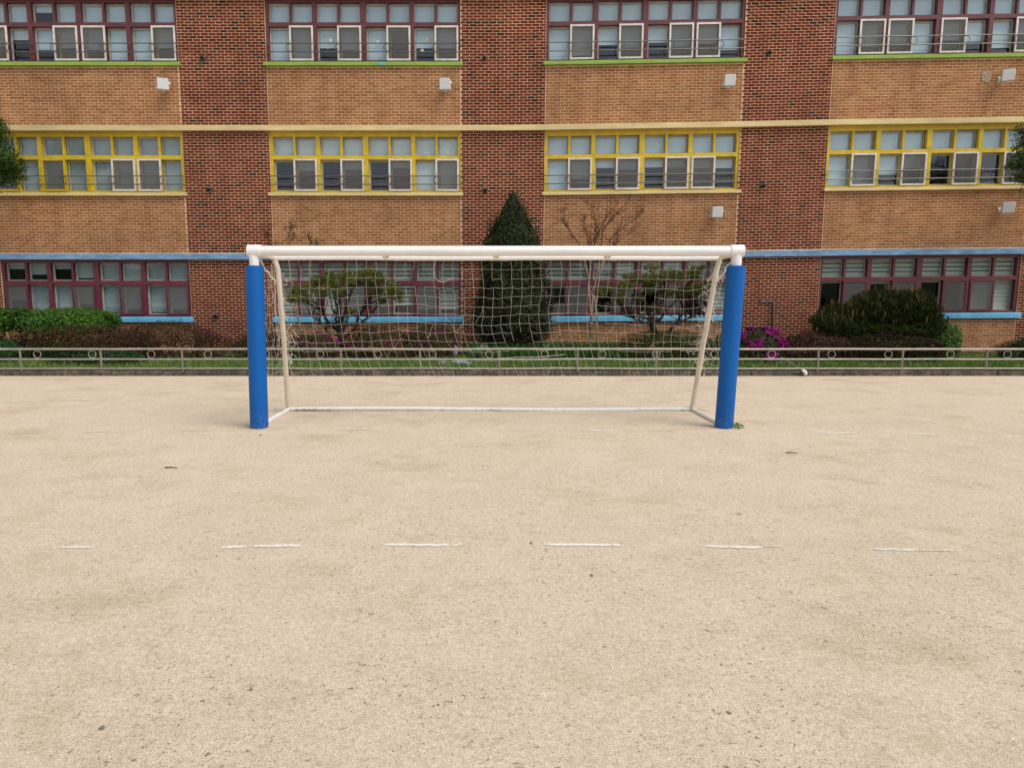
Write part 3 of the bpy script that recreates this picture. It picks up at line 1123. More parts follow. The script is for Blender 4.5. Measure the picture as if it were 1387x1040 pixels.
for px in (-27, 50.6, 125, 204.8, 281.6, 360, 433.4, 511.5, 586, 662.7, 738, 815.5, 888.8, 968, 1045.2, 1126.4, 1203.3, 1287.5, 1364.6):
    x = at(px, 480, FY).x
    r_ = (zt - zm - 0.043) / 2
    MB().ring((x, FY, zm + 0.019 + r_), r_ - 0.006, 0.0075, 20, 6).build("ring", M['rail_steel'], fence, smooth=True)


# ================================================================== planting
def rand_dirs(n):
    v = rng.normal(size=(n, 3))
    return v / np.linalg.norm(v, axis=1)[:, None]


GAIN = 1.0


def palette(n, cols, jit=0.25):
    c = GAIN * np.array(cols)[rng.integers(0, len(cols), n)]
    return np.clip(c * rng.uniform(1 - jit, 1 + jit, (n, 1)), 0, 1)


def leaves(P, Nrm, size, aspect=0.55, rand=0.6):
    """folded-diamond leaves at P facing roughly Nrm"""
    n = len(P)
    d = Nrm + rand * rand_dirs(n)
    d /= np.linalg.norm(d, axis=1)[:, None]
    t = np.cross(d, rand_dirs(n))
    t /= np.linalg.norm(t, axis=1)[:, None] + 1e-9
    b = np.cross(d, t)
    s = (size * rng.uniform(0.6, 1.35, n))[:, None]
    q = np.stack([P - t * s * 0.5, P + b * s * aspect * 0.5 - d * s * 0.06, P + t * s * 0.5, P - b * s * aspect * 0.5 - d * s * 0.06], axis=1)
    return q


def lump(D, k=9, amp=0.16, seed=0):
    r = np.random.default_rng(seed)
    f = np.zeros(len(D))
    for i in range(k):
        w = r.normal(size=3) * (2.2 + i * 0.9)
        f += np.sin(D @ w + r.uniform(0, 6.28)) / (1 + 0.35 * i)
    return 1 + amp * f / 2.2


def shrub(name, label, px0, px1, ptop, Y, ry, n, size, cols, cat="shrub", group=None, seed=1, base=0.09, amp=0.14, mat='leaf',
          flowers=0, fcols=None, fsize=0.05, lift=0.0, boxy=1.0, aspect=0.6, jit=0.3, fzone=None):
    pc = at((px0 + px1) / 2, ptop, Y)
    xl, xr = at(px0, ptop, Y).x, at(px1, ptop, Y).x
    rx = (xr - xl) / 2
    top = pc.z
    zb = base + lift
    h = top - zb
    e = empty(name, (pc.x, Y, base), label, cat, group)
    D = rand_dirs(n * 2)
    D = D[D[:, 2] > -0.45][:n]
    n = len(D)
    L = lump(D, seed=seed, amp=amp)
    rr = L * (1 - np.abs(rng.normal(0, 0.10, n)) - 0.35 * (rng.random(n) < 0.15) * rng.random(n))
    Dp = np.sign(D) * np.abs(D) ** boxy
    zc = zb + h * 0.45
    P = np.stack([pc.x + Dp[:, 0] * rx * rr, Y + Dp[:, 1] * ry * rr, np.where(Dp[:, 2] > 0, zc + Dp[:, 2] * h * 0.55 * rr, zc + Dp[:, 2] * h * 0.9 * rr)], axis=1)
    P[:, 2] = np.maximum(P[:, 2], zb + 0.01)
    col = palette(n, cols, jit)
    Nr = D.copy()
    Nr[:, 2] += 0.35
    quads("foliage", leaves(P, Nr, size, aspect), col, M[mat], e)
    st = MB()
    random.seed(seed)
    for k in range(9):
        a = random.uniform(0, 6.28)
        q = random.uniform(0.3, 0.75)
        bx = pc.x + random.uniform(-0.5, 0.5) * rx
        st.tube([(bx, Y, base - 0.03), (bx + 0.2 * rx * math.cos(a), Y + 0.2 * ry * math.sin(a), base + h * 0.4), (bx + q * 0.6 * rx * math.cos(a), Y + q * ry * math.sin(a), base + h * 0.75)], [0.02, 0.014, 0.006], 5)
    st.build("stems", M['bark'], e)
    if flowers:
        m = flowers
        D2 = rand_dirs(m * 6)
        D2 = D2[(D2[:, 2] > -0.35) & (D2[:, 1] < 0.5)]
        cl = np.sin(D2 @ np.array([5.0, 1.0, 4.0]) + seed) + np.sin(D2 @ np.array([-7.0, 2.0, 6.0]) + seed * 2)
        if fzone:
            D2 = D2[(D2[:, 0] > fzone[0]) & (D2[:, 0] < fzone[1])]
            cl = np.sin(D2 @ np.array([5.0, 1.0, 4.0]) + seed) + np.sin(D2 @ np.array([-7.0, 2.0, 6.0]) + seed * 2)
        D2 = D2[np.argsort(-cl)[:m]]
        m = len(D2)
        L2 = lump(D2, seed=seed, amp=amp) * 1.03
        P2 = np.stack([pc.x + D2[:, 0] * rx * L2, Y + D2[:, 1] * ry * L2, np.where(D2[:, 2] > 0, zc + D2[:, 2] * h * 0.55 * L2, zc + D2[:, 2] * h * 0.9 * L2)], axis=1)
        qs, cs = [], []
        for k in range(4):
            qs.append(leaves(P2 + rng.normal(0, fsize * 0.3, P2.shape), D2, fsize, 0.75, 0.7))
            cs.append(palette(m, fcols, 0.25))
        quads("blossoms", np.concatenate(qs), np.concatenate(cs), M['petal'], e)
    return e


GAIN = 0.72
GREEN = [(0.045, 0.125, 0.012), (0.065, 0.160, 0.016), (0.030, 0.090, 0.010), (0.095, 0.200, 0.022)]
DARK = [(0.018, 0.030, 0.010), (0.025, 0.040, 0.013), (0.012, 0.020, 0.008), (0.040, 0.050, 0.018)]
BROWN = [(0.095, 0.040, 0.025), (0.075, 0.050, 0.024), (0.120, 0.045, 0.032), (0.055, 0.050, 0.020), (0.060, 0.030, 0.020)]
PURPLE = [(0.060, 0.028, 0.028), (0.075, 0.035, 0.034), (0.045, 0.032, 0.022), (0.095, 0.050, 0.045)]
OLIVE = [(0.050, 0.060, 0.018), (0.070, 0.075, 0.022), (0.040, 0.045, 0.018), (0.085, 0.050, 0.030)]
MAG = [(0.36, 0.014, 0.22), (0.46, 0.030, 0.30), (0.28, 0.008, 0.15)]
PINK = [(0.26, 0.020, 0.12), (0.34, 0.035, 0.18)]

shrub("hedge", "tall glossy green hedge under the leftmost ground floor windows", -60, 152, 416, 16.6, 0.85, 34000, 0.062, GREEN, "hedge", seed=4, amp=0.06, boxy=0.5)
shrub("low_shrub", "small green shrub low at the left end behind the fence", -38, 28, 459, 15.2, 0.45, 3200, 0.05, [(0.025, 0.075, 0.02), (0.035, 0.09, 0.025)], seed=8)
shrub("azalea", "long rust brown azalea clump right of the green hedge", 20, 215, 441, 15.9, 0.75, 12000, 0.042, BROWN, seed=12, amp=0.13, mat='matte_leaf', flowers=14, fcols=PINK)
shrub("azalea", "rust brown azalea beside the left pier with a few pink blossoms", 150, 312, 437, 16.1, 0.75, 10500, 0.042, BROWN + [(0.06, 0.055, 0.02)], seed=15, amp=0.13, mat='matte_leaf', flowers=26, fcols=PINK)
shrub("ground_shrub", "dark green leafy ground shrub beneath the rust brown azaleas", 60, 200, 472, 14.9, 0.4, 4200, 0.05, [(0.018, 0.05, 0.014), (0.025, 0.065, 0.018), (0.035, 0.08, 0.02)], seed=19)
shrub("azalea", "small brown azalea half hidden behind the left blue pad", 314, 392, 448, 16.0, 0.5, 4200, 0.042, OLIVE + BROWN, seed=23, mat='matte_leaf')
shrub("azalea", "azalea with scattered magenta blossoms under the left pine", 386, 462, 449, 15.6, 0.5, 5200, 0.042, OLIVE, seed=27, mat='matte_leaf', flowers=75, fcols=MAG, fsize=0.045)
shrub("azalea", "wide olive azalea with dull pink blossoms right of the left pine", 462, 560, 440, 16.2, 0.6, 7000, 0.042, OLIVE + BROWN[:2], seed=31, mat='matte_leaf', flowers=60, fcols=PINK, fsize=0.04)
shrub("azalea", "olive azalea with pink blossoms beside the pale upright stone", 545, 624, 440, 16.5, 0.6, 6000, 0.042, OLIVE + [(0.09, 0.045, 0.03)], seed=35, mat='matte_leaf', flowers=70, fcols=PINK, fsize=0.04)
shrub("round_shrub", "rounded olive green shrub under the right pine", 846, 968, 446, 15.7, 0.65, 9000, 0.042, [(0.045, 0.07, 0.018), (0.06, 0.085, 0.02), (0.035, 0.052, 0.014)], seed=41, mat='matte_leaf')
shrub("low_shrub", "yellow green leafy shrub just left of the right blue pad", 955, 1003, 451, 15.6, 0.4, 2200, 0.055, [(0.09, 0.14, 0.02), (0.06, 0.10, 0.02), (0.04, 0.06, 0.015)], seed=43)
shrub("azalea", "bright magenta azalea in full bloom beside the right blue pad", 985, 1064, 444, 15.6, 0.6, 5200, 0.045, OLIVE[:3] + DARK[:1], seed=47, flowers=430, fcols=MAG, fsize=0.075, fzone=(-0.9, 1.0))
shrub("purple_shrub", "purple brown rounded shrub between magenta azalea and spreading pine", 1058, 1180, 448, 15.8, 0.65, 9000, 0.040, PURPLE, seed=51, mat='matte_leaf')
shrub("clipped_shrub", "dark olive clipped shrub directly beneath the spreading pine", 1140, 1278, 452, 15.5, 0.6, 10000, 0.040, [(0.045, 0.045, 0.016), (0.055, 0.036, 0.020), (0.030, 0.034, 0.012)], seed=55, mat='matte_leaf', flowers=8, fcols=MAG, boxy=0.8)
shrub("round_shrub", "bright green rounded shrub right of the spreading pine", 1238, 1301, 432, 16.3, 0.6, 6000, 0.055, GREEN, seed=59, amp=0.09)
shrub("round_shrub", "dark green shrub at the right edge behind the fence", 1357, 1450, 458, 15.9, 0.6, 5200, 0.042, [(0.020, 0.05, 0.012), (0.03, 0.06, 0.014)], seed=63)

# ---- dark cone evergreen
CYY = 16.9
e = empty("cone_evergreen", (at(694, 470, CYY).x, CYY, 0.1), "tall dark cone shaped evergreen in front of the middle red pier", "evergreen tree")
outline = [(262, 1), (270, 7), (283, 14), (297, 20), (312, 28), (327, 35), (345, 38), (375, 42), (400, 45), (420, 49), (440, 50), (452, 46), (463, 36)]
zs_ = [at(694, y, CYY).z for y, _ in outline][::-1]
rs_ = [w / F_PX * CYY for _, w in outline][::-1]
n = 52000
z = rng.uniform(zs_[0], zs_[-1], n * 3)
R = np.interp(z, zs_, rs_)
keep = rng.random(n * 3) < (R / max(rs_)) ** 0.9
z, R = z[keep][:n], R[keep][:n]
n = len(z)
ph = rng.uniform(0, 2 * math.pi, n)
lum = 1 + 0.07 * np.sin(ph * 3 + z * 4) + 0.08 * np.sin(ph * 7 - z * 6.5) + 0.08 * np.sin(ph * 13 + z * 15) * np.sin(z * 23 + ph * 5)
rr = R * lum * (1 - np.abs(rng.normal(0, 0.11, n)))
cx_ = at(694, 400, CYY).x
P = np.stack([cx_ + rr * np.cos(ph), CYY + rr * np.sin(ph), z], axis=1)
Nr = np.stack([np.cos(ph), np.sin(ph), np.full(n, 0.5)], axis=1)
kc = rng.integers(0, n, 620)                     # sprays that stand out of the clipped cone
own = rng.integers(0, 620, n)
use = rng.random(n) < 0.33
ctr = P[kc] + Nr[kc] * rng.uniform(-0.05, 0.085, (620, 1))
P[use] = (ctr[own] + rng.normal(0, 1, (n, 3)) * np.array([0.05, 0.05, 0.075]))[use]
Nr[use] = Nr[kc][own][use]
quads("foliage", leaves(P, Nr, 0.050, 0.6, 0.8), palette(n, [(0.020, 0.036, 0.012), (0.028, 0.048, 0.014), (0.014, 0.024, 0.009), (0.060, 0.075, 0.024)], 0.35), M['leaf'], e)
MB().tube([(cx_, CYY, 0.05), (cx_ + 0.02, CYY, 1.5), (cx_, CYY, zs_[-1] - 0.5)], [0.085, 0.06, 0.01], 8).build("trunk", M['bark'], e)


# ---- needles
GAIN = 1.3
def needles(points, axes, k, length, width, spread, cols):
    n = len(points)
    A = np.repeat(axes, k, axis=0)
    B = np.repeat(points, k, axis=0)
    d = A + spread * rand_dirs(n * k)
    d /= np.linalg.norm(d, axis=1)[:, None]
    s = np.cross(d, rand_dirs(n * k))
    s /= np.linalg.norm(s, axis=1)[:, None] + 1e-9
    L = (length * rng.uniform(0.7, 1.2, n * k))[:, None]
    q = np.stack([B - s * width * 0.5, B + s * width * 0.5, B + d * L], axis=1)
    c = np.repeat(palette(n, cols, 0.3), k, axis=0)
    return q, c


def blob_points(blobs, Y, dens, depth=0.28):
    P = []
    for (px, py, rx, ry_) in blobs:
        n = max(6, int(dens * rx * ry_))
        c = at(px, py, Y + random.uniform(-0.25, 0.25))
        s = Y / F_PX
        d = rand_dirs(n) * (rng.random((n, 1)) ** 0.45)
        P.append(np.stack([c.x + d[:, 0] * rx * s, c.y + d[:, 1] * depth, c.z + d[:, 2] * ry_ * s], axis=1))
    return np.concatenate(P)


def pine(label, Y, limbs, blobs, dens, cols, base_px, twigs=160, nl=0.105):
    b = at(base_px[0], base_px[1], Y)
    e = empty("pine_tree", (b.x, Y, 0.1), label, "pine tree")
    tr = MB()
    tips = []
    for pts, r0, r1 in limbs:
        q = [at(x, y, Y + dy) for x, y, dy in pts]
        m = []
        for i in range(len(q) - 1):
            for t in (0, 0.5):
                v = q[i].lerp(q[i + 1], t)
                v += Vector((random.uniform(-0.012, 0.012), random.uniform(-0.01, 0.01), random.uniform(-0.012, 0.012))) * (i > 0 or t > 0)
                m.append(v)
        m.append(q[-1])
        tips += m[len(m) // 2:]
        tr.tube(m, [lerp(r0, r1, i / (len(m) - 1)) for i in range(len(m))], 8)
    P = blob_points(blobs, Y, dens)
    for k in range(twigs):
        t = random.choice(tips)
        near = P[np.argsort(np.linalg.norm(P - np.array(t), axis=1))[random.randint(0, min(len(P) - 1, 60))]]
        t2 = Vector(near)
        mid = t.lerp(t2, 0.5) + Vector((random.uniform(-.04, .04), random.uniform(-.04, .04), random.uniform(-.05, .02)))
        tr.tube([t, mid, t2], [0.013, 0.009, 0.004], 4, cap=False)
    tr.build("trunk", M['bark'], e)
    ax = rand_dirs(len(P)) * 0.6 + np.array([0, -0.1, 0.75])
    q, c = needles(P, ax, 22, nl, 0.0075, 0.75, cols)
    quads("needles", q, c, M['matte_leaf'], e, n=3)
    return e


PINE = [(0.085, 0.115, 0.024), (0.11, 0.13, 0.028), (0.060, 0.085, 0.020), (0.14, 0.135, 0.036)]
z3 = lambda x, y: (380 + x / 6.5, 340 + y / 6.5)
z4 = lambda x, y: (820 + x / 6.93, 350 + y / 6.93)


def bl(f, s, L):
    return [(*f(x, y), rx / s, ry_ / s) for x, y, rx, ry_ in L]


def lm(f, L):
    return [([(*f(x, y), dy) for x, y, dy in pts], r0, r1) for pts, r0, r1 in L]


random.seed(33)
pine("open branched pine with olive needles behind the left half of the net", 16.3,
     lm(z3, [([(545, 900, 0), (540, 820, 0), (520, 740, 0), (510, 690, 0)], 0.075, 0.06),
             ([(510, 700, 0), (440, 660, 0), (395, 590, .05), (370, 520, .05), (350, 420, .05), (330, 340, 0)], 0.045, 0.018),
             ([(530, 710, 0), (540, 620, -.05), (580, 500, -.05), (610, 400, -.1), (640, 330, -.1), (700, 270, -.1)], 0.045, 0.018),
             ([(560, 760, 0), (610, 720, .1), (670, 660, .1), (690, 580, .15), (740, 480, .1), (800, 390, .1), (850, 300, .1)], 0.045, 0.016),
             ([(500, 740, 0), (430, 730, -.1), (395, 690, -.1), (340, 620, -.15), (270, 575, -.2)], 0.03, 0.012),
             ([(600, 650, 0), (680, 640, -.1), (770, 600, -.15)], 0.026, 0.010),
             ([(500, 690, 0), (490, 600, .1), (500, 530, .1), (480, 430, .1)], 0.03, 0.012),
             ([(370, 520, .05), (280, 480, .1), (200, 420, .1), (150, 380, .1)], 0.022, 0.010),
             ([(740, 480, .1), (840, 440, .1), (940, 410, .1), (1000, 360, .1)], 0.024, 0.010)]),
     bl(z3, 6.5, [(430, 230, 60, 45), (330, 270, 75, 45), (570, 235, 75, 60), (700, 225, 65, 40), (800, 210, 60, 65), (870, 250, 60, 60),
                  (830, 370, 75, 60), (760, 300, 60, 45), (985, 320, 60, 55), (1040, 400, 50, 60), (960, 380, 50, 50), (150, 360, 65, 55), (210, 420, 60, 45), (100, 430, 40, 40),
                  (380, 370, 70, 50), (520, 370, 60, 45), (250, 330, 60, 40), (640, 290, 60, 40), (460, 300, 60, 45), (620, 540, 45, 25), (880, 450, 60, 20)]),
     0.95, PINE, (462, 472))
random.seed(34)
pine("dark trunked pine with drooping bare twigs behind the right half of the net", 16.2,
     lm(z4, [([(455, 760, 0), (455, 680, 0), (445, 620, 0), (430, 580, 0)], 0.085, 0.075),
             ([(450, 600, 0), (380, 560, -.05), (310, 540, -.1), (240, 550, -.1), (150, 535, -.1)], 0.035, 0.012),
             ([(430, 600, 0), (350, 600, -.15), (290, 580, -.2), (230, 545, -.2)], 0.025, 0.010),
             ([(430, 580, 0), (400, 490, .1), (380, 420, .1), (300, 340, .1), (240, 220, .1)], 0.035, 0.013),
             ([(470, 600, 0), (530, 560, -.05), (570, 490, -.05), (550, 380, 0), (560, 280, 0), (540, 200, 0)], 0.045, 0.016),
             ([(570, 490, 0), (640, 420, .1), (720, 330, .1), (780, 230, .1), (850, 140, .1)], 0.03, 0.012),
             ([(590, 720, .1), (620, 660, .1), (650, 610, .1), (760, 575, .1), (850, 520, .1), (950, 465, .1)], 0.05, 0.014),
             ([(660, 600, .1), (700, 540, .15), (760, 500, .15), (830, 400, .15), (920, 370, .2)], 0.026, 0.010),
             ([(750, 575, .1), (840, 555, 0), (930, 545, 0)], 0.022, 0.010)]),
     bl(z4, 6.93, [(430, 100, 70, 38), (840, 130, 55, 55), (880, 100, 35, 25), (240, 190, 75, 45), (480, 200, 140, 55), (680, 185, 115, 55), (400, 285, 80, 55), (180, 270, 85, 45),
                   (700, 340, 95, 45), (820, 305, 90, 65), (930, 260, 60, 60), (300, 380, 60, 45), (470, 470, 50, 35), (140, 370, 60, 55), (600, 150, 80, 40), (20, 300, 60, 35), (-60, 330, 60, 30), (860, 190, 50, 30), (560, 330, 60, 40), (370, 210, 70, 50)]),
     0.9, PINE + [(0.10, 0.085, 0.03)], (886, 470), twigs=280)

# ---- spreading dwarf pine
random.seed(35)
DY = 15.9
e = empty("spreading_pine", (at(1190, 460, DY).x, DY, 0.1), "broad dark dwarf pine with upright pale shoots before the right windows", "pine tree")
blobs = [(1225, 417, 40, 22), (1190, 412, 38, 18), (1200, 430, 75, 22), (1140, 430, 36, 20), (1130, 444, 28, 16), (1248, 436, 32, 18), (1254, 448, 20, 12), (1170, 424, 30, 18), (1235, 405, 24, 12), (1205, 403, 16, 9), (1165, 448, 50, 12), (1225, 448, 45, 12), (1250, 419, 20, 14), (1118, 437, 18, 12)]
P = blob_points(blobs, DY, 1.15, 0.5)
ax = rand_dirs(len(P)) * 0.45 + np.array([0, -0.12, 0.95])
q, c = needles(P, ax, 24, 0.10, 0.0075, 0.6, [(0.022, 0.036, 0.011), (0.030, 0.046, 0.013), (0.016, 0.026, 0.009), (0.045, 0.055, 0.018)])
quads("needles", q, c, M['matte_leaf'], e, n=3)
P2 = P[(rng.random(len(P)) < 0.11)]
P2 = P2[P2[:, 2] > at(1190, 440, DY).z]
ax2 = np.array([[0, 0, 1.0]]) + 0.12 * rand_dirs(len(P2))
q, c = needles(P2 + np.array([0, -0.02, 0.06]), ax2, 5, 0.13, 0.016, 0.12, [(0.16, 0.11, 0.045), (0.13, 0.10, 0.04), (0.20, 0.13, 0.06)])
quads("shoots", q, c, M['matte_leaf'], e, n=3)
tr = MB()
b0 = at(1195, 470, DY)
for (px, py, _, _) in blobs:
    p = at(px, py + 4, DY)
    tr.tube([(b0.x, DY, 0.05), (lerp(b0.x, p.x, 0.4), DY + random.uniform(-.1, .1), lerp(0.05, p.z, 0.6)), p], [0.06, 0.035, 0.012], 6)
tr.build("trunk", M['bark'], e)


GAIN = 0.72

# ---- bare budding trees
def bare_tree(label, Y, trunks, seed, gens=5, bud_col=None, spread=0.45, fan=False, nseg=3):
    random.seed(seed)
    b = at(*trunks[0][0][0], Y)
    e = empty("bare_tree", (b.x, Y, 0.1), label, "bare tree")
    tr, tw = MB(), MB()
    tips = []

    def grow(p, d, L, r, g):
        pts = [p]
        dd = d.copy()
        for k in range(nseg):
            dd = (dd + Vector((random.uniform(-.22, .22), random.uniform(-.22, .22), random.uniform(-.04, .22)))).normalized()
            p = p + dd * L / nseg
            pts.append(p)
            if g <= 2:
                tips.append((p.copy(), dd.copy()))
        (tr if g > 3 else tw).tube(pts, [lerp(r, r * 0.6, k / nseg) for k in range(nseg + 1)], 5 if g > 2 else 3, cap=False)
        if g == 0:
            return
        for k in range(random.choice((2, 2, 3))):
            nd = (dd + Vector((random.uniform(-1, 1), random.uniform(-1, 1), random.uniform(-0.25, 0.6))) * spread).normalized()
            grow(pts[-1] if random.random() < 0.6 else pts[-2], nd, L * random.uniform(0.62, 0.9), max(r * 0.6, 0.0035), g - 1)

    for pts, r0, r1, L in trunks:
        q = [at(x, y, Y + random.uniform(-.03, .03)) for x, y in pts]
        if q[0].z < 0.6:
            q[0].z = 0.06
        rad = [lerp(r0, r1, i / (len(q) - 1)) for i in range(len(q))]
        cut = len(q) - 3 if fan else len(q) - 1
        tr.tube(q[:cut + 1], rad[:cut + 1], 8)
        if fan:
            tw.tube(q[cut:], rad[cut:], 6, cap=False)
            for i in range(cut, len(q) - 1):
                for f in (0.15, 0.4, 0.65, 0.9):
                    p = q[i].lerp(q[i + 1], f)
                    d = ((q[i + 1] - q[i]).normalized() + Vector((random.uniform(-.9, .9), random.uniform(-.6, .6), random.uniform(-.1, .5)))).normalized()
                    grow(p, d, L * random.uniform(0.8, 1.6), r1 * 0.7, 1)
        grow(q[-1], (q[-1] - q[-2]).normalized(), L, r1, gens)
    tr.build("trunk", M['pale_bark'], e, smooth=False)
    tag(tw.build("twig_spray", M['twig'], e), kind='stuff')
    P = np.array([t[0] for t in tips])
    D = np.array([t[1] for t in tips])
    if len(P):
        Pn = np.repeat(P, 3, axis=0) + rng.normal(0, 0.035, (len(P) * 3, 3))
        quads("buds", leaves(Pn, np.repeat(D, 3, axis=0), 0.030, 0.6, 1.0), palette(len(Pn), bud_col or [(0.10, 0.035, 0.022), (0.075, 0.03, 0.02), (0.12, 0.06, 0.03)], 0.3), M['matte_leaf'], e)


z2 = lambda x, y: (740 + x / 4.725, 260 + y / 4.725)
bare_tree("slender pale trunked tree with budding red twigs right of the evergreen", 17.2,
          [([(799, 466), (801, 430), (797, 390), (800, 352), z2(330, 260), z2(385, 170)], 0.042, 0.009, 0.24),
           ([(811, 466), (808, 425), (804, 395), (812, 355), z2(360, 240), z2(450, 140)], 0.034, 0.009, 0.24),
           ([(803, 425), (808, 410), (812, 370), z2(390, 330), z2(480, 230), z2(560, 180)], 0.022, 0.008, 0.20),
           ([(798, 380), (792, 355), z2(215, 340), z2(150, 250), z2(110, 190)], 0.018, 0.007, 0.16),
           ([(800, 365), (799, 345), z2(270, 320), z2(250, 240)], 0.018, 0.007, 0.16),
           ([(812, 372), (822, 345), z2(440, 330), z2(520, 275)], 0.018, 0.007, 0.18),
           ([(806, 350), z2(300, 330), z2(320, 230), z2(310, 160)], 0.016, 0.007, 0.18)],
          52, gens=2, spread=0.6, fan=True, bud_col=[(0.15, 0.045, 0.03), (0.11, 0.04, 0.03), (0.17, 0.08, 0.05)])
bare_tree("thin bare tree with dark budding twigs behind the left goal corner", 17.2,
          [([(409, 452), (404, 432), (398, 395), (392, 360)], 0.028, 0.012, 0.36), ([(427, 452), (427, 420), (424, 390), (420, 365)], 0.025, 0.011, 0.30), ([(404, 430), (385, 395), (372, 360)], 0.02, 0.010, 0.36)], 57, gens=4, spread=0.95, bud_col=[(0.05, 0.03, 0.02), (0.07, 0.04, 0.02)])


# ---- leafy trees that reach into the frame from both sides
def side_tree(label, px, pclouds, Y, seed):
    random.seed(seed)
    b = at(px, 470, Y)
    e = empty("leafy_tree", (b.x, Y, 0.1), label, "leafy tree")
    tr = MB()
    P, Nn = [], []
    s = Y / F_PX
    topz = at(px, min(c[1] for c in pclouds), Y).z
    tr.tube([(b.x, Y, 0.0), (b.x + 0.05, Y, topz * 0.35), (b.x - 0.04, Y + 0.05, topz * 0.7), (b.x, Y, topz * 1.0)], [0.14, 0.11, 0.07, 0.02], 10)
    for (x, y, rx, ry_, n) in pclouds:
        c = at(x, y, Y + random.uniform(-0.3, 0.3))
        tr.tube([(b.x, Y, max(0.6, c.z - 0.7)), (lerp(b.x, c.x, 0.5), Y, c.z - 0.15), tuple(c)], [0.035, 0.02, 0.006], 6)
        d = rand_dirs(n)
        L = lump(d, seed=seed + int(x) + int(y), amp=0.22)
        r_ = (rng.random(n) ** 0.4) * L
        P.append(np.stack([c.x + d[:, 0] * rx * s * r_, c.y + d[:, 1] * rx * s * 0.8 * r_, c.z + d[:, 2] * ry_ * s * r_ - 0.12 * (r_ * d[:, 0]) ** 2], axis=1))
        Nn.append(d + np.array([0, 0, 0.7]))
    P, Nn = np.concatenate(P), np.concatenate(Nn)
    quads("foliage", leaves(P, Nn, 0.06, 0.42, 0.6), palette(len(P), [(0.045, 0.100, 0.014), (0.060, 0.125, 0.018), (0.030, 0.070, 0.010), (0.090, 0.140, 0.022)], 0.35), M['leaf'], e)
    tr.build("trunk", M['bark'], e)


side_tree("dense green tree reaching in at the left edge before the yellow windows", -55,
          [(-60, 190, 60, 46, 5200), (-4, 180, 22, 22, 1500), (5, 210, 26, 17, 1900), (15, 225, 22, 12, 1200), (-8, 240, 38, 13, 1800), (20, 237, 20, 8, 600), (-60, 250, 60, 30, 3000), (-50, 150, 40, 24, 1600), (-5, 168, 14, 12, 500)], 16.6, 71)
side_tree("feathery green tree reaching in at the right edge before the yellow windows", 1440,
          [(1440, 195, 55, 46, 5200), (1389, 190, 18, 18, 900), (1384, 215, 20, 14, 1000), (1374, 222, 14, 6, 300), (1388, 238, 20, 10, 700), (1440, 245, 55, 26, 2600), (1386, 174, 14, 8, 300)], 16.6, 73)


# ---- grass and strap leaves
GAIN = 2.0
def blades(name, label, xs_, ys_, n, h, w, cols, zb=0.08, lean=0.35, dens=None, mat='matte_leaf', rise=0.045):
    x = rng.uniform(xs_[0], xs_[1], n)
    y = rng.uniform(ys_[0], ys_[1], n)
    if dens is not None:
        k = dens(x, y)
        x, y = x[rng.random(n) < k], y[rng.random(n) < k][:0] if False else y
        m = min(len(x), len(y))
        x, y = x[:m], y[:m]
        n = m
    z = zb + rise * (y - KY) / 4.7
    a = rng.uniform(0, 2 * math.pi, n)
    L = h * rng.uniform(0.5, 1.3, n)
    ln = rng.normal(0, lean, (n, 2)) * L[:, None]
    B = np.stack([x, y, z], axis=1)
    s = np.stack([np.cos(a), np.sin(a), np.zeros(n)], axis=1) * w / 2
    T = B + np.stack([ln[:, 0], ln[:, 1], L], axis=1)
    Md = B + np.stack([ln[:, 0] * 0.35, ln[:, 1] * 0.35, L * 0.62], axis=1)
    q1 = np.stack([B - s, B + s, Md + s * 0.8, Md - s * 0.8], axis=1)
    q2 = np.stack([Md - s * 0.8, Md + s * 0.8, T + s * 0.1, T - s * 0.1], axis=1)
    c = palette(n, cols, 0.3)
    o = quads(name, np.concatenate([q1, q2]), np.concatenate([c, c]), M[mat])
    tag(o, label, None, None, 'stuff')
    return o


GR = [(0.078, 0.120, 0.025), (0.100, 0.145, 0.030), (0.055, 0.090, 0.020), (0.120, 0.160, 0.040), (0.11, 0.12, 0.045)]
o = blades("grass", "short green grass growing in the garden strip behind the kerb", (-15.5, 17.5), (KY + 0.14, 17.2), 105000, 0.10, 0.011, GR, zb=0.075)
o['category'] = "grass"
DL = [(0.024, 0.060, 0.012), (0.034, 0.080, 0.016), (0.018, 0.044, 0.010)]
o = blades("strap_leaf_plants", "dark green strap leaved plants massed below the evergreen and bare tree", (at(640, 470, 16.4).x, at(852, 470, 16.4).x), (15.4, 17.6), 5200, 0.34, 0.026, DL, zb=0.07, lean=0.42, mat='leaf')
o['category'] = "plants"
o = blades("tall_weeds", "taller green weeds standing along the fence under the shrubs", (-15, 16), (14.3, 15.2), 4500, 0.17, 0.016, [(0.03, 0.085, 0.02), (0.045, 0.11, 0.022), (0.065, 0.12, 0.03)], zb=0.07, lean=0.5)
o['category'] = "weeds"


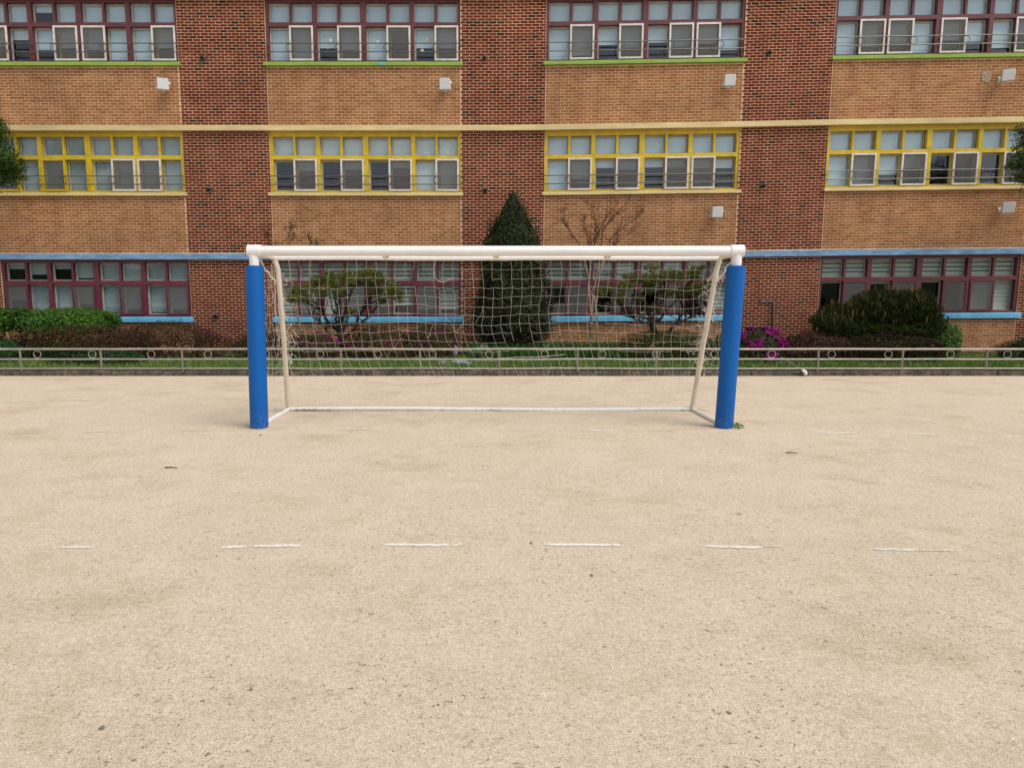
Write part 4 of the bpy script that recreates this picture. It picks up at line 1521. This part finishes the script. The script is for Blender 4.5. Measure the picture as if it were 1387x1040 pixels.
# ---- stones
def stone(name, label, px, py, Y, sx, sy, sz, mat, seed, zc=None, cat="stone", tilt=0.0):
    bm = bmesh.new()
    bmesh.ops.create_icosphere(bm, subdivisions=3, radius=1)
    r = np.random.default_rng(seed)
    W_ = r.normal(size=(8, 3)) * np.array([[1.5], [2], [2.5], [3], [4], [5], [7], [9]])
    ph_ = r.uniform(0, 6.28, 8)
    for v in bm.verts:
        d = np.array(v.co)
        f = 1 + sum(0.12 / (1 + 0.5 * i) * math.sin(float(W_[i] @ d) + ph_[i]) for i in range(8))
        v.co = Vector((d[0] * sx * f, d[1] * sy * f, max(d[2] * sz * f, -sz * 0.75)))
    me = bpy.data.meshes.new(name)
    bm.to_mesh(me)
    bm.free()
    me.materials.append(M[mat])
    o = bpy.data.objects.new(name, me)
    C.objects.link(o)
    p = at(px, py, Y)
    o.location = (p.x, Y, p.z if zc is None else zc)
    o.rotation_euler = (0, tilt, seed)
    return tag(o, label, cat)


stone("stone", "dark grey upright rock among leaves at the foot of the evergreen", 653, 464, 16.0, 0.20, 0.16, 0.20, 'rock', 2, zc=0.25)
stone("stone", "broad pale bluish stone lying on the grass behind the fence", 625, 484, 14.9, 0.24, 0.16, 0.07, 'pale_rock', 3, zc=0.145)
stone("stone", "small beige stone beside the broad pale stone behind the fence", 599, 487, 14.7, 0.11, 0.09, 0.09, 'rock', 4, zc=0.16)
stone("stone", "pale upright stone at the end of the pink azalea", 617, 460, 16.0, 0.06, 0.06, 0.13, 'rock', 6, zc=0.32)

# ---- pipe lying over the kerb
a, b = at(1058, 484, 14.6), at(1086, 502.5, KY + 0.0)
e = empty("garden_pipe", (b.x, KY, 0.1), "thin pale pipe with a white cup end leaning over the kerb", "pipe")
a.z = max(a.z, 0.2)
b = Vector((b.x, KY - 0.035, 0.12))
MB().tube([a, a.lerp(b, 0.5), b], 0.014, 8).build("tube", M['rail_steel'], e, smooth=True)
d = (b - a).normalized()
MB().tube([b - d * 0.02, b + d * 0.015, b + Vector((0.04, -0.03, -0.03)), b + Vector((0.05, -0.035, -0.085))], [0.018, 0.034, 0.037, 0.033], 12).build("cup_end", M['pvc'], e, smooth=True)


# ================================================================== marks and small things on the field
def dash(px0, px1, py0, py1, w, mat, seed):
    random.seed(seed)
    a, b = on_ground(px0, py0, 0.004), on_ground(px1, py1, 0.004)
    n = max(6, int((b - a).length / 0.03))
    d = (b - a).normalized()
    nrm = Vector((-d.y, d.x, 0))
    vs, fs = [], []
    for i in range(n + 1):
        p = a.lerp(b, i / n)
        e0 = w / 2 * random.uniform(0.55, 1.15) * (0.6 if i in (0, n) else 1)
        e1 = w / 2 * random.uniform(0.55, 1.15) * (0.6 if i in (0, n) else 1)
        vs += [p + nrm * e0, p - nrm * e1]
    for i in range(n):
        fs.append((i * 2, i * 2 + 1, i * 2 + 3, i * 2 + 2))
    MB().add([(v.x, v.y, 0.004) for v in vs], fs).build("chalk_dash", M[mat], field)


for k, (x0, x1, y0, y1, w, mt) in enumerate([
        (79, 127, 741, 740.5, 0.034, 'chalk'), (180, 188, 740, 739.5, 0.03, 'chalk'),
        (300, 334, 741, 739.6, 0.046, 'chalk'), (343, 407, 739.3, 738.2, 0.046, 'chalk'), (520, 608, 737, 738, 0.046, 'chalk'), (613, 626, 738, 736.5, 0.03, 'chalk'),
        (736, 840, 736.6, 738, 0.046, 'chalk'), (955, 1034, 739.2, 741.3, 0.046, 'chalk'), (1030, 1060, 739.5, 740.5, 0.014, 'chalk_faint'), (1183, 1244, 743, 744.5, 0.034, 'chalk'), (1246, 1292, 745, 744.5, 0.026, 'chalk_faint'),
        (1108, 1160, 585.5, 586.5, 0.075, 'chalk'), (1224, 1268, 587, 588, 0.065, 'chalk'), (1360, 1386, 590, 590.5, 0.065, 'chalk'),
        (685, 722, 582, 582.5, 0.05, 'chalk_faint'), (798, 832, 582.5, 583, 0.065, 'chalk'), (450, 508, 581, 581.5, 0.04, 'chalk_faint'),
        (0, 40, 543, 542.5, 0.10, 'chalk_faint'), (72, 120, 541, 540, 0.09, 'chalk_faint'), (10, 60, 586, 585, 0.05, 'chalk_faint'), (118, 160, 584.5, 584, 0.05, 'chalk_faint'), (410, 450, 526, 526, 0.08, 'chalk_faint')]):
    dash(x0, x1, y0, y1, w, mt, k)

for k, (px, py, s, lab) in enumerate([(138, 987, 0.010, "small grey pebble near the lower left corner"), (801, 780, 0.010, "dark pebble right of centre in front of the chalk dashes"),
                                      (719, 736, 0.009, "dark pebble just left of a bright chalk dash"), (353, 590, 0.014, "black pebble in front of the left blue pad")]):
    p = on_ground(px, py)
    stone("pebble", lab, px, py, p.y, s, s * 0.8, s * 0.7, 'rock', 80 + k, zc=s * 0.5, cat="pebble")
for k, (px, py, L, ang, lab) in enumerate([(232, 634, 0.12, 0.02, "short dark twig lying on the sand left of the goal"), (1072, 614, 0.11, 0.05, "thin dark twig on the sand right of the goal")]):
    p = on_ground(px, py)
    m = MB().tube([(p.x - L / 2, p.y, 0.007), (p.x, p.y + ang * L, 0.010), (p.x + L / 2, p.y - 0.01, 0.006)], [0.006, 0.005, 0.003], 6)
    tag(m.build("twig", M['twig'], origin='base'), lab, "twig")

# weed at the foot of the right pad
p = Vector((RX1 + 0.13, GY - 0.04, 0))
e = empty("weed", (p.x, p.y, 0), "green weed sprouting at the foot of the right blue pad", "weed")
n = 110
D = rand_dirs(n)
Pn = np.stack([p.x + D[:, 0] * 0.085 + 0.01, p.y + D[:, 1] * 0.06, np.abs(D[:, 2]) * 0.055 + 0.008], axis=1)
quads("leaf", leaves(Pn, D + np.array([0, 0, 0.8]), 0.036, 0.4), palette(n, [(0.05, 0.11, 0.02), (0.08, 0.13, 0.03)], 0.3), M['leaf'], e)

# dry stalks caught along the rear ground bar
x = np.concatenate([rng.normal(-2.42, 0.2, 420), rng.normal(0.3, 0.35, 220), rng.normal(2.9, 0.12, 110), rng.uniform(-2.6, 2.9, 120)])
n = len(x)
y = BY + rng.normal(-0.03, 0.04, n)
L = rng.uniform(0.02, 0.09, n)
d = rand_dirs(n) * 0.9
d[:, 2] = np.abs(d[:, 2]) * 0.7
B = np.stack([x, y, np.full(n, 0.003)], axis=1)
T = B + d * L[:, None]
s = np.stack([np.full(n, 0.003), np.zeros(n), np.full(n, 0.0)], axis=1)
o = quads("dry_stalks", np.stack([B - s, B + s, T + s * 0.3, T - s * 0.3], axis=1), palette(n, [(0.16, 0.12, 0.06), (0.22, 0.17, 0.09), (0.07, 0.08, 0.03)], 0.3), M['matte_leaf'])
tag(o, "dry stalks caught along the rear ground bar of the goal", "dry grass", None, 'stuff')

# loose grit over the sand
n = 46000
py = rng.uniform(0, 1, n) ** 0.8
Yg = 1.6 + 11.8 * (1 - py) ** 1.6
Xg = rng.uniform(-1, 1, n) * (Yg * 0.80 + 0.6) + 0.045 * Yg
sz = rng.gamma(1.4, 0.0009, n) * (0.6 + 0.10 * Yg) + 0.0007
sz = np.clip(sz, 0.0007, 0.007)
base = np.array([(1, 0, 0), (-0.5, 0.87, 0), (-0.5, -0.87, 0), (0, 0, 1.0)])
ang = rng.uniform(0, 6.28, n)
ca, sa = np.cos(ang), np.sin(ang)
T4 = np.zeros((n, 4, 3))
for k in range(4):
    bx, by, bz = base[k]
    j = rng.uniform(0.6, 1.3, n)
    T4[:, k, 0] = Xg + (bx * ca - by * sa) * sz * j
    T4[:, k, 1] = Yg + (bx * sa + by * ca) * sz * j
    T4[:, k, 2] = -0.001 + bz * sz * 0.9
tri = np.stack([T4[:, [0, 1, 3]], T4[:, [1, 2, 3]], T4[:, [2, 0, 3]]], axis=1).reshape(-1, 3, 3)
gc = palette(n, [(0.40, 0.31, 0.22), (0.25, 0.19, 0.135), (0.14, 0.11, 0.085), (0.52, 0.44, 0.34), (0.20, 0.16, 0.13), (0.07, 0.06, 0.05)], 0.25)
o = quads("gravel", tri, np.repeat(gc, 3, axis=0), M['grit'], n=3)
tag(o, "loose grit strewn over the sandy field", "gravel", None, 'stuff')
